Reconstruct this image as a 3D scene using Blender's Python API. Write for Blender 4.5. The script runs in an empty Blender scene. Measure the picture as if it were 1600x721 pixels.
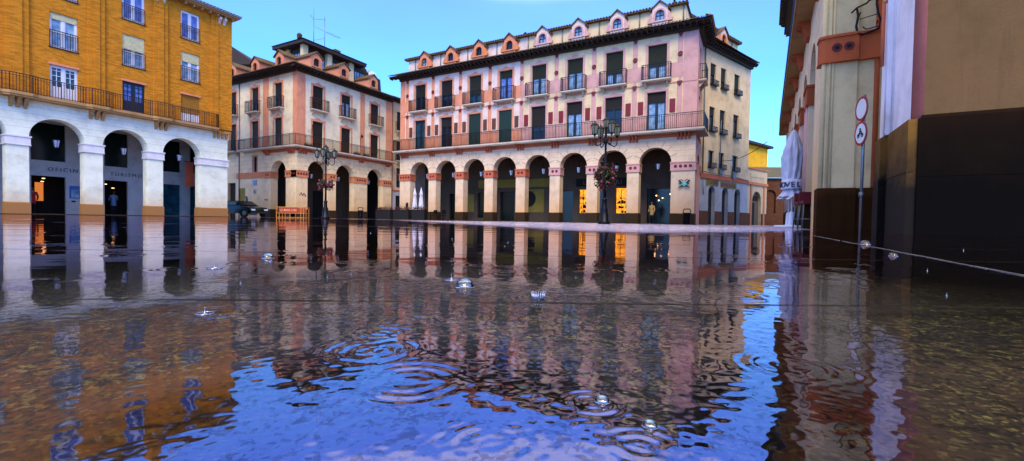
import bpy, math, random
import numpy as np
from mathutils import Matrix, Vector
R=math.radians; PI=math.pi
random.seed(7); rng=np.random.default_rng(11)
scene=bpy.context.scene; COL=scene.collection
# scene-wide settings
BUMPK=1.0; WIOR=3.1; WS1=.021; WS2=.003; RINGK=.55; SKYT=(.56,1.14,1.9,1); SKYS=.12; FILL_CLOUD=(6.2,5.0,3.2,1); SUNE=1.5; EXPO=1.1
# ------------------------------------------------------------------ helpers
SPLIT={'corner_strip','shop_glass','transom_glass','window_surrounds','painted_panels','plinth','drainpipe','penthouse_window','penthouse_pillar','chimney','wall_panel','fascia_board','pendant_bulbs','ceiling_lights','pier_moulding','eaves_bracket','wall_fixings','wall_patch','attic_wall','string_course','display_shelves','shop_sign','cross_bars','wall_moulding','corbel_table','sill','west_plinth','eaves','side_window','west_wall','seat','banner'}
def lin(h):
    v=[int(h[i:i+2],16)/255 for i in (0,2,4)]
    return tuple((x/12.92 if x<=.04045 else ((x+.055)/1.055)**2.4) for x in v)+(1,)
class MB:
    def __init__(s,M=None): s.v=[];s.f=[];s.m=[];s.sm=[];s.M=M or Matrix()
    def add(s,vs,fs,m=0,smooth=False):
        n=len(s.v); s.v+= [tuple(s.M@Vector(p)) for p in vs]
        for f in fs: s.f.append(tuple(i+n for i in f)); s.m.append(m); s.sm.append(smooth)
    def box(s,x0,x1,y0,y1,z0,z1,m=0):
        s.add([(x0,y0,z0),(x1,y0,z0),(x1,y1,z0),(x0,y1,z0),(x0,y0,z1),(x1,y0,z1),(x1,y1,z1),(x0,y1,z1)],
              [(3,2,1,0),(4,5,6,7),(0,1,5,4),(1,2,6,5),(2,3,7,6),(3,0,4,7)],m)
    def quad(s,a,b,c,d,m=0): s.add([a,b,c,d],[(0,1,2,3)],m)
    def prism(s,poly,axis,a,b,m=0):
        # poly: 2D points; axis 'y': (x,z), 'x': (y,z), 'z': (x,y)
        def P(p,t): return (p[0],t,p[1]) if axis=='y' else ((t,p[0],p[1]) if axis=='x' else (p[0],p[1],t))
        n=len(poly); vs=[P(p,a) for p in poly]+[P(p,b) for p in poly]
        fs=[tuple(range(n)),tuple(range(2*n-1,n-1,-1))]+[(i,n+i,n+(i+1)%n,(i+1)%n) for i in range(n)]
        s.add(vs,fs,m)
    def lathe(s,prof,cx=0,cy=0,n=16,m=0,smooth=True,sx=1,sy=1):
        vs=[];fs=[]
        for r,z in prof:
            for k in range(n):
                a=2*PI*k/n; vs.append((cx+r*sx*math.cos(a),cy+r*sy*math.sin(a),z))
        for i in range(len(prof)-1):
            for k in range(n):
                k2=(k+1)%n; fs.append((i*n+k,i*n+k2,(i+1)*n+k2,(i+1)*n+k))
        fs.append(tuple(range(n-1,-1,-1))); fs.append(tuple(range((len(prof)-1)*n,len(prof)*n)))
        s.add(vs,fs,m,smooth)
    def tube(s,pts,r,n=8,m=0,smooth=True):
        pts=[Vector(p) for p in pts]; vs=[];fs=[]
        N=len(pts); rr=r if isinstance(r,(list,tuple)) else [r]*N
        up=Vector((0,0,1))
        for i,p in enumerate(pts):
            t=(pts[min(i+1,N-1)]-pts[max(i-1,0)]).normalized()
            a=t.cross(up)
            if a.length<.05: a=t.cross(Vector((0,1,0)))
            a.normalize(); b=a.cross(t)
            for k in range(n):
                q=2*PI*k/n; vs.append(tuple(p+a*rr[i]*math.cos(q)+b*rr[i]*math.sin(q)))
        for i in range(N-1):
            for k in range(n):
                k2=(k+1)%n; fs.append((i*n+k,i*n+k2,(i+1)*n+k2,(i+1)*n+k))
        fs.append(tuple(range(n-1,-1,-1))); fs.append(tuple(range((N-1)*n,N*n)))
        s.add(vs,fs,m,smooth)
    def data(s,name,mats):
        me=bpy.data.meshes.new(name); me.from_pydata(s.v,[],s.f)
        for m in (mats if isinstance(mats,(list,tuple)) else [mats]): me.materials.append(m)
        me.polygons.foreach_set('material_index',s.m); me.polygons.foreach_set('use_smooth',s.sm); me.update()
        return me
    def build(s,name,mats,parent=None,M=None):
        if name in SPLIT: return s.build_each(name,mats,parent,M)
        return place(name,s.data(name,mats),parent,M)
    def build_each(s,name,mats,parent,M,tol=.07):
        # every separate piece becomes a part of its own; pieces that touch stay together
        n=len(s.v); par=list(range(n))
        def find(i):
            while par[i]!=i: par[i]=par[par[i]]; i=par[i]
            return i
        for f in s.f:
            for i in f[1:]: par[find(i)]=find(f[0])
        isl={}
        for k,f in enumerate(s.f): isl.setdefault(find(f[0]),[]).append(k)
        L=[]
        for fs in isl.values():
            vs=[s.v[i] for k in fs for i in s.f[k]]
            L.append([fs,[min(v[a] for v in vs)-tol/2 for a in range(3)],[max(v[a] for v in vs)+tol/2 for a in range(3)]])
        ch=True
        while ch:
            ch=False
            for i in range(len(L)):
                for j in range(len(L)-1,i,-1):
                    if all(L[i][1][a]<=L[j][2][a] and L[j][1][a]<=L[i][2][a] for a in range(3)):
                        L[i][0]+=L[j][0]; L[i][1]=[min(x,y) for x,y in zip(L[i][1],L[j][1])]; L[i][2]=[max(x,y) for x,y in zip(L[i][2],L[j][2])]; del L[j]; ch=True
        o=None
        for fs,_,_ in L:
            c=MB(); mp={}
            for k in fs:
                for i in s.f[k]:
                    if i not in mp: mp[i]=len(c.v); c.v.append(s.v[i])
                c.f.append(tuple(mp[i] for i in s.f[k])); c.m.append(s.m[k]); c.sm.append(s.sm[k])
            o=place(name,c.data(name,mats),parent,M)
        return o
def place(name,me,parent=None,M=None):
    o=bpy.data.objects.new(name,me); COL.objects.link(o)
    if parent is not None: o.parent=parent
    if M is not None: o.matrix_local=M
    return o
def T(x,y,z): return Matrix.Translation((x,y,z))
def RZ(a): return Matrix.Rotation(R(a),4,'Z')
def tag(o,label,cat,group=None):
    o['label']=label; o['category']=cat
    if group: o['group']=group
    return o
def thing(name,label,cat,loc=(0,0,0),rz=0,group=None):
    o=bpy.data.objects.new(name,None); COL.objects.link(o); o.empty_display_size=.2
    o.location=loc; o.rotation_euler=(0,0,R(rz)); return tag(o,label,cat,group)
def dup(root,loc,rz=None,label=None):
    r=root.copy(); COL.objects.link(r); r.location=loc
    if rz is not None: r.rotation_euler=(0,0,R(rz))
    if label: r['label']=label
    for ch in list(root.children):
        c=ch.copy(); COL.objects.link(c); c.parent=r
        for g in list(ch.children):
            d=g.copy(); COL.objects.link(d); d.parent=c
    return r
def struct(o): o['kind']='structure'; return o
_cache={}
def cached(key,fn,name,mats):
    if key not in _cache: b=MB(); fn(b); _cache[key]=b.data(name,mats)
    return _cache[key]
# ------------------------------------------------------------------ materials
class Mat:
    def __init__(s,name):
        s.m=bpy.data.materials.new(name); s.m.use_nodes=True; s.t=s.m.node_tree; s.N=s.t.nodes; s.L=s.t.links
        s.b=s.N['Principled BSDF']; s.out=s.N['Material Output']
        s.tc=s.N.new('ShaderNodeTexCoord')
    def n(s,t,**k):
        o=s.N.new(t)
        for a,v in k.items(): setattr(o,a,v)
        return o
    def l(s,a,b): s.L.new(a,b)
    def noise(s,scale,detail=4,rough=.6,src=None,dist=0):
        o=s.n('ShaderNodeTexNoise'); o.inputs['Scale'].default_value=scale; o.inputs['Detail'].default_value=detail
        o.inputs['Roughness'].default_value=rough; o.inputs['Distortion'].default_value=dist
        s.l(src or s.tc.outputs['Object'],o.inputs['Vector']); return o.outputs['Fac']
    def ramp(s,src,stops,interp='LINEAR'):
        o=s.n('ShaderNodeValToRGB'); e=o.color_ramp.elements; o.color_ramp.interpolation=interp
        while len(e)<len(stops): e.new(.5)
        for i,(p,c) in enumerate(stops): e[i].position=p; e[i].color=c if len(c)==4 else tuple(c)+(1,)
        s.l(src,o.inputs['Fac']); return o.outputs['Color']
    def mix(s,f,a,b,mode='MIX'):
        o=s.n('ShaderNodeMix',data_type='RGBA',blend_type=mode)
        for i,v in ((0,f),(6,a),(7,b)):
            if hasattr(v,'is_linked') or isinstance(v,bpy.types.NodeSocket): s.l(v,o.inputs[i])
            else: o.inputs[i].default_value=v
        return o.outputs[2]
    def math(s,op,a,b=0,clamp=False):
        o=s.n('ShaderNodeMath',operation=op,use_clamp=clamp)
        for i,v in enumerate((a,b)):
            if isinstance(v,bpy.types.NodeSocket): s.l(v,o.inputs[i])
            else: o.inputs[i].default_value=v
        return o.outputs[0]
    def bump(s,h,strength=.3,dist=.02):
        o=s.n('ShaderNodeBump'); o.inputs['Strength'].default_value=strength; o.inputs['Distance'].default_value=dist
        s.l(h,o.inputs['Height']); s.l(o.outputs[0],s.b.inputs['Normal']); return o
    def color(s,c):
        if isinstance(c,bpy.types.NodeSocket): s.l(c,s.b.inputs['Base Color'])
        else: s.b.inputs['Base Color'].default_value=c
        return s
def mul(c,k): return tuple(x*k for x in c[:3])+(1,)
def plain(name,c,rough=.5,metal=0,var=.25,scale=8,bump=.15,emit=0,spec=.5):
    m=Mat(name); f=m.noise(scale,5)
    m.color(m.ramp(f,[(.3,mul(c,1-var)),(.7,mul(c,1+var*.6))])); m.b.inputs['Roughness'].default_value=rough
    m.b.inputs['Metallic'].default_value=metal; m.b.inputs['Specular IOR Level'].default_value=spec
    if bump: m.bump(m.noise(scale*4,4),bump,.01)
    if emit:
        m.b.inputs['Emission Color'].default_value=c; m.b.inputs['Emission Strength'].default_value=emit
    return m.m
def plaster(name,c,stain=lin('7a5a30'),amt=.35,joints=False,low=None,lowh=1.3,drips=.35,spec=.25):
    m=Mat(name); c1=m.ramp(m.noise(1.1,6,.65),[(.28,mul(c,.66)),(.5,mul(c,.95)),(.8,mul(c,1.12))])
    c1=m.mix(m.ramp(m.noise(14,4,.7),[(.35,(.18,.18,.18)),(.62,(0,0,0))]),c1,mul(c,.7))
    # rain streaks: noise stretched along z
    mp=m.n('ShaderNodeMapping'); mp.inputs['Scale'].default_value=(5,5,.35); m.l(m.tc.outputs['Object'],mp.inputs[0])
    st=m.ramp(m.noise(1.3,5,.7,mp.outputs[0]),[(.52,(0,0,0)),(.78,(drips,)*3)])
    c1=m.mix(st,c1,mul(c,.45))
    sep=m.n('ShaderNodeSeparateXYZ'); m.l(m.tc.outputs['Object'],sep.inputs[0])
    if low is not None:
        # rising damp: uneven edge, a real stain on the plaster
        zz=m.math('ADD',sep.outputs['Z'],m.math('MULTIPLY',m.noise(1.7,5,.7),-1.6))
        f=m.ramp(m.math('DIVIDE',zz,lowh*2.2),[(0,(amt*1.6,)*3),(.55,(amt*.5,)*3),(1,(0,0,0))])
        c1=m.mix(f,c1,low)
    h=m.noise(30,5,.7)
    if joints:
        zz=m.math('FRACT',m.math('DIVIDE',sep.outputs['Z'],.415))
        j=m.math('MULTIPLY',m.math('LESS_THAN',zz,.06),m.math('GREATER_THAN',sep.outputs['Z'],4.58))
        c1=m.mix(m.math('MULTIPLY',j,.5),c1,mul(c,.35))
    m.color(c1); m.b.inputs['Roughness'].default_value=.85; m.b.inputs['Specular IOR Level'].default_value=spec
    m.bump(h,.35,.01); return m.m
def brick(name,c,mortar,bw=.25,rh=.068):
    m=Mat(name); sep=m.n('ShaderNodeSeparateXYZ'); m.l(m.tc.outputs['Object'],sep.inputs[0])
    cb=m.n('ShaderNodeCombineXYZ'); m.l(m.math('ADD',sep.outputs[0],sep.outputs[1]),cb.inputs[0]); m.l(sep.outputs[2],cb.inputs[1])
    b=m.n('ShaderNodeTexBrick'); m.l(cb.outputs[0],b.inputs['Vector']); b.inputs['Scale'].default_value=1
    b.inputs['Brick Width'].default_value=bw; b.inputs['Row Height'].default_value=rh; b.inputs['Mortar Size'].default_value=.007
    b.inputs['Color1'].default_value=mul(c,.62); b.inputs['Color2'].default_value=mul(c,1.3); b.inputs['Mortar'].default_value=mortar
    c1=m.mix(m.ramp(m.noise(.9,6,.7),[(.3,(0,0,0)),(.75,(.55,.55,.55))]),b.outputs['Color'],mul(c,.62))
    mp=m.n('ShaderNodeMapping'); mp.inputs['Scale'].default_value=(.35,.35,2.5); m.l(m.tc.outputs['Object'],mp.inputs[0])
    c1=m.mix(m.ramp(m.noise(3,4,.7,mp.outputs[0]),[(.45,(0,0,0)),(.8,(.4,.4,.4))]),c1,mul(c,1.45))
    m.color(c1); m.b.inputs['Roughness'].default_value=.85; m.b.inputs['Specular IOR Level'].default_value=.2
    m.bump(b.outputs['Fac'],-.4,.008); return m.m
def glass(name,tint,rough=.06,curtain=.5):
    m=Mat(name); f=m.noise(2.2,3,.5)
    m.color(m.ramp(f,[(.35,mul(tint,.45)),(.62,tint)])); m.b.inputs['Roughness'].default_value=rough
    m.b.inputs['IOR'].default_value=1.52
    g=m.noise(1.5,2,.4); m.bump(g,.05,.05); return m.m
def tiles(name,c):
    m=Mat(name); w=m.n('ShaderNodeTexWave',wave_type='BANDS',bands_direction='X'); w.inputs['Scale'].default_value=1.6; w.inputs['Distortion'].default_value=.6
    m.l(m.tc.outputs['Object'],w.inputs['Vector'])
    col=m.ramp(m.noise(5,6,.75),[(.3,mul(c,.4)),(.5,c),(.62,lin('4e6a2a')),(.8,lin('7c8a44'))])
    m.color(m.mix(m.ramp(w.outputs['Fac'],[(.1,(.6,)*3),(.5,(0,0,0))]),col,mul(c,.3))); m.b.inputs['Roughness'].default_value=.8
    m.bump(w.outputs['Fac'],.8,.06); return m.m
M={}
M['white_stone']=plaster('white_stone',lin('e6ecde'),joints=True,low=lin('b8935a'),lowh=.55,amt=.3,drips=.12)
M['pink_stone']=plaster('pink_stone',lin('e6ccae'),joints=True,low=lin('cf9a62'),lowh=1.2,amt=.42)
M['cream_stone']=plaster('cream_stone',lin('f0d6ac'),joints=True,low=lin('cf9a5a'),lowh=1.3,amt=.42)
M['lilac_plaster']=plaster('lilac_plaster',lin('e6d2c8'))
M['yellow_plaster']=plaster('yellow_plaster',lin('e6cfa4'))
M['cream_plaster']=plaster('cream_plaster',lin('dcc49c'),drips=.3)
M['pale_plaster']=plaster('pale_plaster',lin('ecdec0'))
M['salmon']=plaster('salmon_paint',lin('d8875a'),drips=.2)
M['pink']=plaster('rose_paint',lin('d2a29e'),drips=.2)
M['peach']=plaster('peach_paint',lin('de9474'),drips=.2)
M['band']=plaster('terracotta_band',lin('c26a4c'),drips=.2)
M['maroon']=plain('maroon_paint',lin('6a1420'),.6)
M['plinth']=plaster('ochre_stone',lin('8a6a30'),low=lin('2a1c0c'),lowh=.35,amt=.6,drips=.5)
M['orange_brick']=brick('orange_brick',lin('cc8018'),lin('a87a34'))
M['brown_brick']=brick('brown_brick',lin('6b3b22'),lin('6a5840'))
M['wood_dark']=plain('dark_eaves_timber',lin('2c1c14'),.7)
M['iron']=plain('black_iron',lin('14141a'),.4,.6,scale=20)
M['bronze_iron']=plain('brown_iron',lin('3a2214'),.5,.3,scale=20)
M['roof']=tiles('clay_tiles',lin('6e4a34'))
M['slab']=plaster('slab_stone',lin('cdbfae'),drips=.35)
M['brownslab']=plaster('slab_ochre',lin('b08a5c'),drips=.35)
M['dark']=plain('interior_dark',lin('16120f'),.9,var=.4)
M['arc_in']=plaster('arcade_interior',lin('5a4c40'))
M['office']=plaster('office_wall',lin('b4b4b8'),drips=.1)
M['green_dark']=plain('dark_green_glass',lin('0c1e20'),.15)
M['glass_dark']=glass('dark_glass',lin('18202a'))
M['glass_blue']=glass('curtained_glass',lin('8fb2d8'))
M['glass_violet']=glass('sky_blue_glass',lin('6a80d0'))
M['glass_teal']=glass('teal_glass',lin('1c4a5c'))
M['blind_cream']=plain('cream_blind',lin('ccc8a0'),.6)
M['blind_orange']=plain('ochre_blind',lin('a06c18'),.6)
M['blind_green']=plain('green_black_blind',lin('121f12'),.6,var=.5)
M['blind_black']=plain('black_blind',lin('0e0d10'),.6)
M['shut_green']=plain('green_shutter',lin('12301e'),.5,var=.4)
M['shut_brown']=plain('brown_shutter',lin('6b3c28'),.6)
M['shut_red']=plain('red_shutter',lin('86141c'),.5)
M['frame_white']=plain('white_frame',lin('d8dcec'),.4,var=.08)
M['frame_blue']=plain('blue_black_frame',lin('0e1c30'),.4)
M['canvas']=None
M['letter']=plain('letter_grey',lin('4a4a50'),.4)
M['letter_dark']=plain('letter_dark',lin('10101a'),.5)
M['letter_gold']=plain('letter_olive',lin('5c5230'),.5)
M['yellow_house']=plaster('yellow_house',lin('f0b41e'),drips=.05)
M['olive_panel']=plaster('olive_wall',lin('8a7c38'))
M['metal']=plain('grey_metal',lin('70767e'),.35,.7)
M['lead']=plain('pipe_grey',lin('6c7074'),.5,.2)
M['corr']=plain('zinc_roof',lin('8f98a4'),.4,.5)
M['wood']=plain('old_door_wood',lin('6e5a3a'),.8,var=.4)
M['rust']=plain('rust_cloth',lin('7a3018'),.8)
M['navy']=plain('navy_rail_panel',lin('0e1c4a'),.5)
M['poster_blue']=plain('poster_blue',lin('2a60a8'),.5)
M['cream_stone2']=plaster('cream_render',lin('dcc898'),drips=.12)
def emis(name,c,s,tex=None):
    m=Mat(name); m.color((.02,.02,.02,1)); m.b.inputs['Emission Strength'].default_value=s
    if tex: m.l(m.ramp(m.noise(tex,4,.6),[(.35,mul(c,.45)),(.65,c)]),m.b.inputs['Emission Color'])
    else: m.b.inputs['Emission Color'].default_value=c
    return m.m
M['lit_amber']=emis('lit_shop_amber',(1,.34,.012,1),1.0,5)
M['dimorange']=emis('backlit_orange_panel',(.9,.25,.04,1),.35)
M['bulb']=emis('lit_bulb',(1,.5,.2,1),3)
def canvasmat(name,c):
    m=Mat(name); w=m.noise(3,4,.6); m.color(m.ramp(w,[(.3,mul(c,.75)),(.7,c)])); m.b.inputs['Roughness'].default_value=.8
    m.bump(m.noise(60,3),.15,.003); return m.m
M['canvas']=canvasmat('white_canvas',lin('dcdcec'))
# ------------------------------------------------------------------ facade tools
# face coordinates: x along the wall, y into the wall, z up
def skin(b,x0,x1,z0,z1,holes,depth=.3,m=0,mr=None,y=0,n=14):
    """front face with rectangular ('r',xa,xb,za,zb) and arched ('a',xc,r,za,zs) openings and their reveals"""
    mr=m if mr is None else mr
    xs={x0,x1}; zs={z0,z1}; bb=[]
    for h in holes:
        if h[0]=='r': q=(h[1],h[2],h[3],h[4])
        else: q=(h[1]-h[2],h[1]+h[2],h[3],h[4]+h[2])
        bb.append(q); xs|={q[0],q[1]}; zs|={q[2],q[3]}
    xs=sorted(x for x in xs if x0<=x<=x1); zs=sorted(z for z in zs if z0<=z<=z1)
    for i in range(len(xs)-1):
        for j in range(len(zs)-1):
            cx=(xs[i]+xs[i+1])/2; cz=(zs[j]+zs[j+1])/2
            if any(q[0]<cx<q[1] and q[2]<cz<q[3] for q in bb): continue
            b.quad((xs[i],y,zs[j]),(xs[i+1],y,zs[j]),(xs[i+1],y,zs[j+1]),(xs[i],y,zs[j+1]),m)
    d=y+depth
    for h in holes:
        if h[0]=='r':
            _,a,c,e,g=h
            b.quad((a,y,e),(a,d,e),(a,d,g),(a,y,g),mr); b.quad((c,d,e),(c,y,e),(c,y,g),(c,d,g),mr)
            b.quad((a,y,g),(a,d,g),(c,d,g),(c,y,g),mr)
            if e>z0+.01: b.quad((a,d,e),(a,y,e),(c,y,e),(c,d,e),mr)
        else:
            _,xc,r,e,zs_=h; a=xc-r;c=xc+r
            b.quad((a,y,e),(a,d,e),(a,d,zs_),(a,y,zs_),mr); b.quad((c,d,e),(c,y,e),(c,y,zs_),(c,d,zs_),mr)
            P=[(xc-r*math.cos(PI*k/(2*n)),zs_+r*math.sin(PI*k/(2*n))) for k in range(2*n+1)]; top=zs_+r
            for k in range(2*n):
                p,q=P[k],P[k+1]
                b.quad((p[0],y,p[1]),(q[0],y,q[1]),(q[0],y,top),(p[0],y,top),m)
                b.add([(p[0],y,p[1]),(p[0],d,p[1]),(q[0],d,q[1]),(q[0],y,q[1])],[(0,1,2,3)],mr,True)
def railing(b,x0,x1,y0,y1,z0,z1,step=.13,sides=True,t=.012):
    b.box(x0,x1,y0-.02,y0+.02,z1-.04,z1); b.box(x0,x1,y0-.015,y0+.015,z0+.06,z0+.085)
    b.box(x0,x1,y0-.012,y0+.012,z1-.17,z1-.15)
    n=max(2,int((x1-x0)/step))
    for i in range(n+1):
        x=x0+(x1-x0)*i/n; tt=t if i%8 else t*1.7
        b.box(x-tt,x+tt,y0-tt,y0+tt,z0,z1-.04)
    if sides:
        for x in (x0,x1):
            b.box(x-.02,x+.02,y0,y1,z1-.04,z1); b.box(x-.015,x+.015,y0,y1,z0+.06,z0+.085)
            m=max(1,int((y1-y0)/step))
            for i in range(m):
                y=y0+(y1-y0)*(i+.5)/m; b.box(x-t,x+t,y-t,y+t,z0,z1-.04)
def corbels(b,xc,z1,n=3,dep=.62,h=.5,w=.13,gap=.25,m=0):
    for k in range(n):
        x=xc+(k-(n-1)/2)*gap
        b.prism([(0,z1-h),(-.10,z1-h+.02),(-.14,z1-h+.14),(-dep*.55,z1-h+.26),(-dep*.6,z1-.14),(-dep,z1-.08),(-dep,z1),(0,z1)],'x',x-w/2,x+w/2,m)
def window(root,Mx,xc,z0,z1,hw,d=.22,kind='french',fr='frame_blue',gl='glass_blue',bl=None,blf=0,leaf=None):
    """frame with pane and blind; origin at sill centre"""
    H=z1-z0
    if bl and blf<.9: blf=min(.92,max(.12,blf+random.choice([-.12,-.06,0,0,.08,.16])))
    key=('w',round(hw,3),round(H,3),fr,kind,round(blf,2))
    def fn(b):
        b.box(-hw,-hw+.07,-.04,.05,0,H); b.box(hw-.07,hw,-.04,.05,0,H); b.box(-hw+.07,hw-.07,-.04,.05,H-.08,H); b.box(-hw+.07,hw-.07,-.04,.05,0,.07)
        if kind!='plain':
            b.box(-.055,.055,-.045,.045,.07,H-.08)
            zt=H*(1-blf)-.05
            for s in (-1,1):
                a,c=(-hw+.07,-.055) if s<0 else (.055,hw-.07)
                b.box(a,a+.05,-.03,.03,.07,H-.08); b.box(c-.05,c,-.03,.03,.07,H-.08)
                b.box(a+.05,c-.05,-.03,.03,.07,.16 if kind!='door' else H*.36)
                b.box(a+.05,c-.05,-.03,.03,H-.15,H-.08)
                if kind=='door':
                    for zz in (H*.52,H*.68,H*.84): b.box(a+.05,c-.05,-.02,.02,zz,zz+.03)
                    b.box((a+c)/2-.015,(a+c)/2+.015,-.021,.021,H*.36,H-.15)
                if kind=='bars':
                    zz=H*.45; b.box(a+.05,c-.05,-.02,.02,zz,zz+.03)
    w=place('window',cached(key,fn,'window',M[fr]),root,Mx@T(xc,d,z0))
    def fp(b): b.box(-hw+.05,hw-.05,.02,.035,.05,H-.05)
    place('pane',cached(('p',round(hw,3),round(H,3),gl),fp,'pane',M[gl]),w,Matrix())
    if bl:
        def fb(b):
            za=H*(1-blf); n=max(4,int((H-za)/.055))
            for k in range(n):
                z=za+(H-za)*k/n; b.add([(-hw+.02,-.06,z),(hw-.02,-.06,z),(hw-.02,-.075,z+(H-za)/n*.5),(-hw+.02,-.075,z+(H-za)/n*.5),(hw-.02,-.06,z+(H-za)/n),(-hw+.02,-.06,z+(H-za)/n)],[(0,1,2,3),(3,2,4,5)])
            b.box(-hw+.02,hw-.02,-.062,-.05,za-.02,za+.03)
        place('blind',cached(('b',round(hw,3),round(H,3),round(blf,2),bl),fb,'blind',M[bl]),w,Matrix())
    if leaf:
        def fl(b):
            for s in (-1,1):
                a,c=(-hw+.01,-.008) if s<0 else (.008,hw-.01)
                b.box(a,c,-.10,-.06,.02,H-.02)
                for zz in np.linspace(.15,H-.2,int(H/.1)): b.box(a+.08,c-.08,-.115,-.10,float(zz),float(zz)+.045)
                b.box(a,a+.07,-.12,-.10,.02,H-.02); b.box(c-.07,c,-.12,-.10,.02,H-.02)
        place('shutter',cached(('l',round(hw,3),round(H,3),leaf),fl,'shutter',M[leaf]),w,Matrix())
    return w
def trim(b,xc,z0,z1,hw,w=.17,p=.035,crest=True):
    b.box(xc-hw-w,xc-hw,-p,.0,z0,z1); b.box(xc+hw,xc+hw+w,-p,.0,z0,z1); b.box(xc-hw-w,xc+hw+w,-p,.0,z1,z1+w*.9)
    if crest:
        b.prism([(xc-.45,z1+w*.9),(xc+.45,z1+w*.9),(xc+.22,z1+w*.9+.09),(xc+.1,z1+w*.9+.17),(xc-.1,z1+w*.9+.17),(xc-.22,z1+w*.9+.09)],'y',-p,0)
def balcony(root,Mx,xc,z,hw,dep=.55,H=1.12,slabm='slab',rail='iron',railonly=False):
    def fs(b):
        b.box(-hw,hw,-dep,0,-.09,0); b.box(-hw+.05,hw-.05,-dep+.06,0,-.15,-.09)
        for s in (-1,1): b.prism([(0,-.5),(-.08,-.48),(-dep*.5,-.26),(-dep*.8,-.15),(0,-.15)],'x',s*(hw-.28)-.07,s*(hw-.28)+.07)
    o=place('balcony',cached(('bal',round(hw,2),round(dep,2),slabm),fs,'balcony',M[slabm]),root,Mx@T(xc,0,z))
    def fr(b): railing(b,-hw+.04,hw-.04,-dep+.05,0,0,H)
    place('railing',cached(('balr',round(hw,2),round(dep,2),rail,H),fr,'railing',M[rail]),o,Matrix())
def dormer(root,Mx,xc,y,z0,wall,side,fr='frame_blue',gl='glass_blue',Hh=1.03,hw=.56,ap=.48,depth=2.2,flare=True):
    """gabled roof dormer with an arched window"""
    def fn(b):
        r=.34; zs=.55
        skin(b,-hw,hw,-.5,zs+r+.001,[('a',0,r,.12,zs)],.2,0,1,n=8)
        top=zs+r; b.add([(-hw,0,top),(hw,0,top),(hw,0,Hh),(0,0,Hh+ap),(-hw,0,Hh)],[(0,1,2,3,4)],0)
        b.quad((-hw,0,-.5),(-hw,0,Hh),(-hw,depth,Hh),(-hw,depth,-.5),0); b.quad((hw,0,-.5),(hw,depth,-.5),(hw,depth,Hh),(hw,0,Hh),0)
        # arch surround
        n=10
        for k in range(n):
            a,c=PI*k/n,PI*(k+1)/n; q=lambda t,rr:(-rr*math.cos(t),-.05,zs+rr*math.sin(t))
            b.add([q(a,r),q(c,r),q(c,r+.13),q(a,r+.13)],[(0,1,2,3)],1)
        b.box(-r-.13,-r,-.05,-.001,.05,zs,1); b.box(r,r+.13,-.05,-.001,.05,zs,1); b.box(-r-.2,r+.2,-.1,-.001,-.02,.05,1)
        if flare:
            for s in (-1,1):
                P=[(s*hw,0),(s*(hw+.34),0),(s*(hw+.36),.22),(s*(hw+.2),.42),(s*(hw+.16),.62),(s*(hw+.02),.78),(s*hw,.8)]
                b.prism(P if s>0 else P[::-1],'y',-.02,.25,1)
    d=place('dormer',cached(('dor',wall,side,hw,flare),fn,'dormer',[M[wall],M[side]]),root,Mx@T(xc,y,z0))
    def rf(b):
        for s in (-1,1):
            b.prism([(0,Hh+ap),(s*(hw+.16),Hh-.14),(s*(hw+.16),Hh-.05),(0,Hh+ap+.1)],'y',-.14,depth)
    place('dormer_roof',cached(('dorr',hw),rf,'dormer_roof',M['roof']),d,Matrix())
    def wf(b):
        b.box(-.34,.34,.12,.17,.1,.17); b.box(-.03,.03,.11,.16,.17,.86); b.box(-.34,-.29,.12,.17,.17,.6); b.box(.29,.34,.12,.17,.17,.6); b.box(-.29,.29,.12,.17,.5,.54)
    place('window',cached(('dorw',fr),wf,'window',M[fr]),d,Matrix())
    def pf(b): b.box(-.36,.36,.17,.19,.1,.92)
    place('pane',cached(('dorp',gl),pf,'pane',M[gl]),d,Matrix())
def eaves(b,x0,x1,z,out=.85,ra=True,e0=0,e1=0):
    """timber eaves: boarding, rafter ends, fascia. e0/e1: extension at the ends"""
    b.box(x0-e0,x1+e1,-out,0,z+.16,z+.22)
    b.box(x0,x1,-.22,-.002,z-.16,z+.159); b.box(x0,x1,-.34,-.22,z,z+.159)
    if ra:
        n=int((x1-x0+e0+e1)/.42)
        for i in range(n+1):
            x=x0-e0+.05+(x1-x0+e0+e1-.1)*i/n
            b.prism([(-.34,z+.159),(-out+.05,z+.159),(-out+.05,z+.08),(-out+.2,z+.0),(-.34,z-.0)],'x',x-.06,x+.06)
def tile_edge(b,x0,x1,y,z,step=.24,r=.085,L=.5,rise=.18):
    n=int((x1-x0)/step)
    for i in range(n):
        x=x0+(i+.5)*(x1-x0)/n; vs=[];k=6
        for yy,zz in ((y,z),(y+L,z+rise)):
            for j in range(k+1):
                a=PI*j/k; vs.append((x-r*math.cos(a),yy,zz+r*math.sin(a)))
        fs=[(j,j+1,k+2+j,k+1+j) for j in range(k)]+[tuple(range(k+1))]
        b.add(vs,fs,0,False)
def lantern_mesh(glowmat):
    pass
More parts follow.
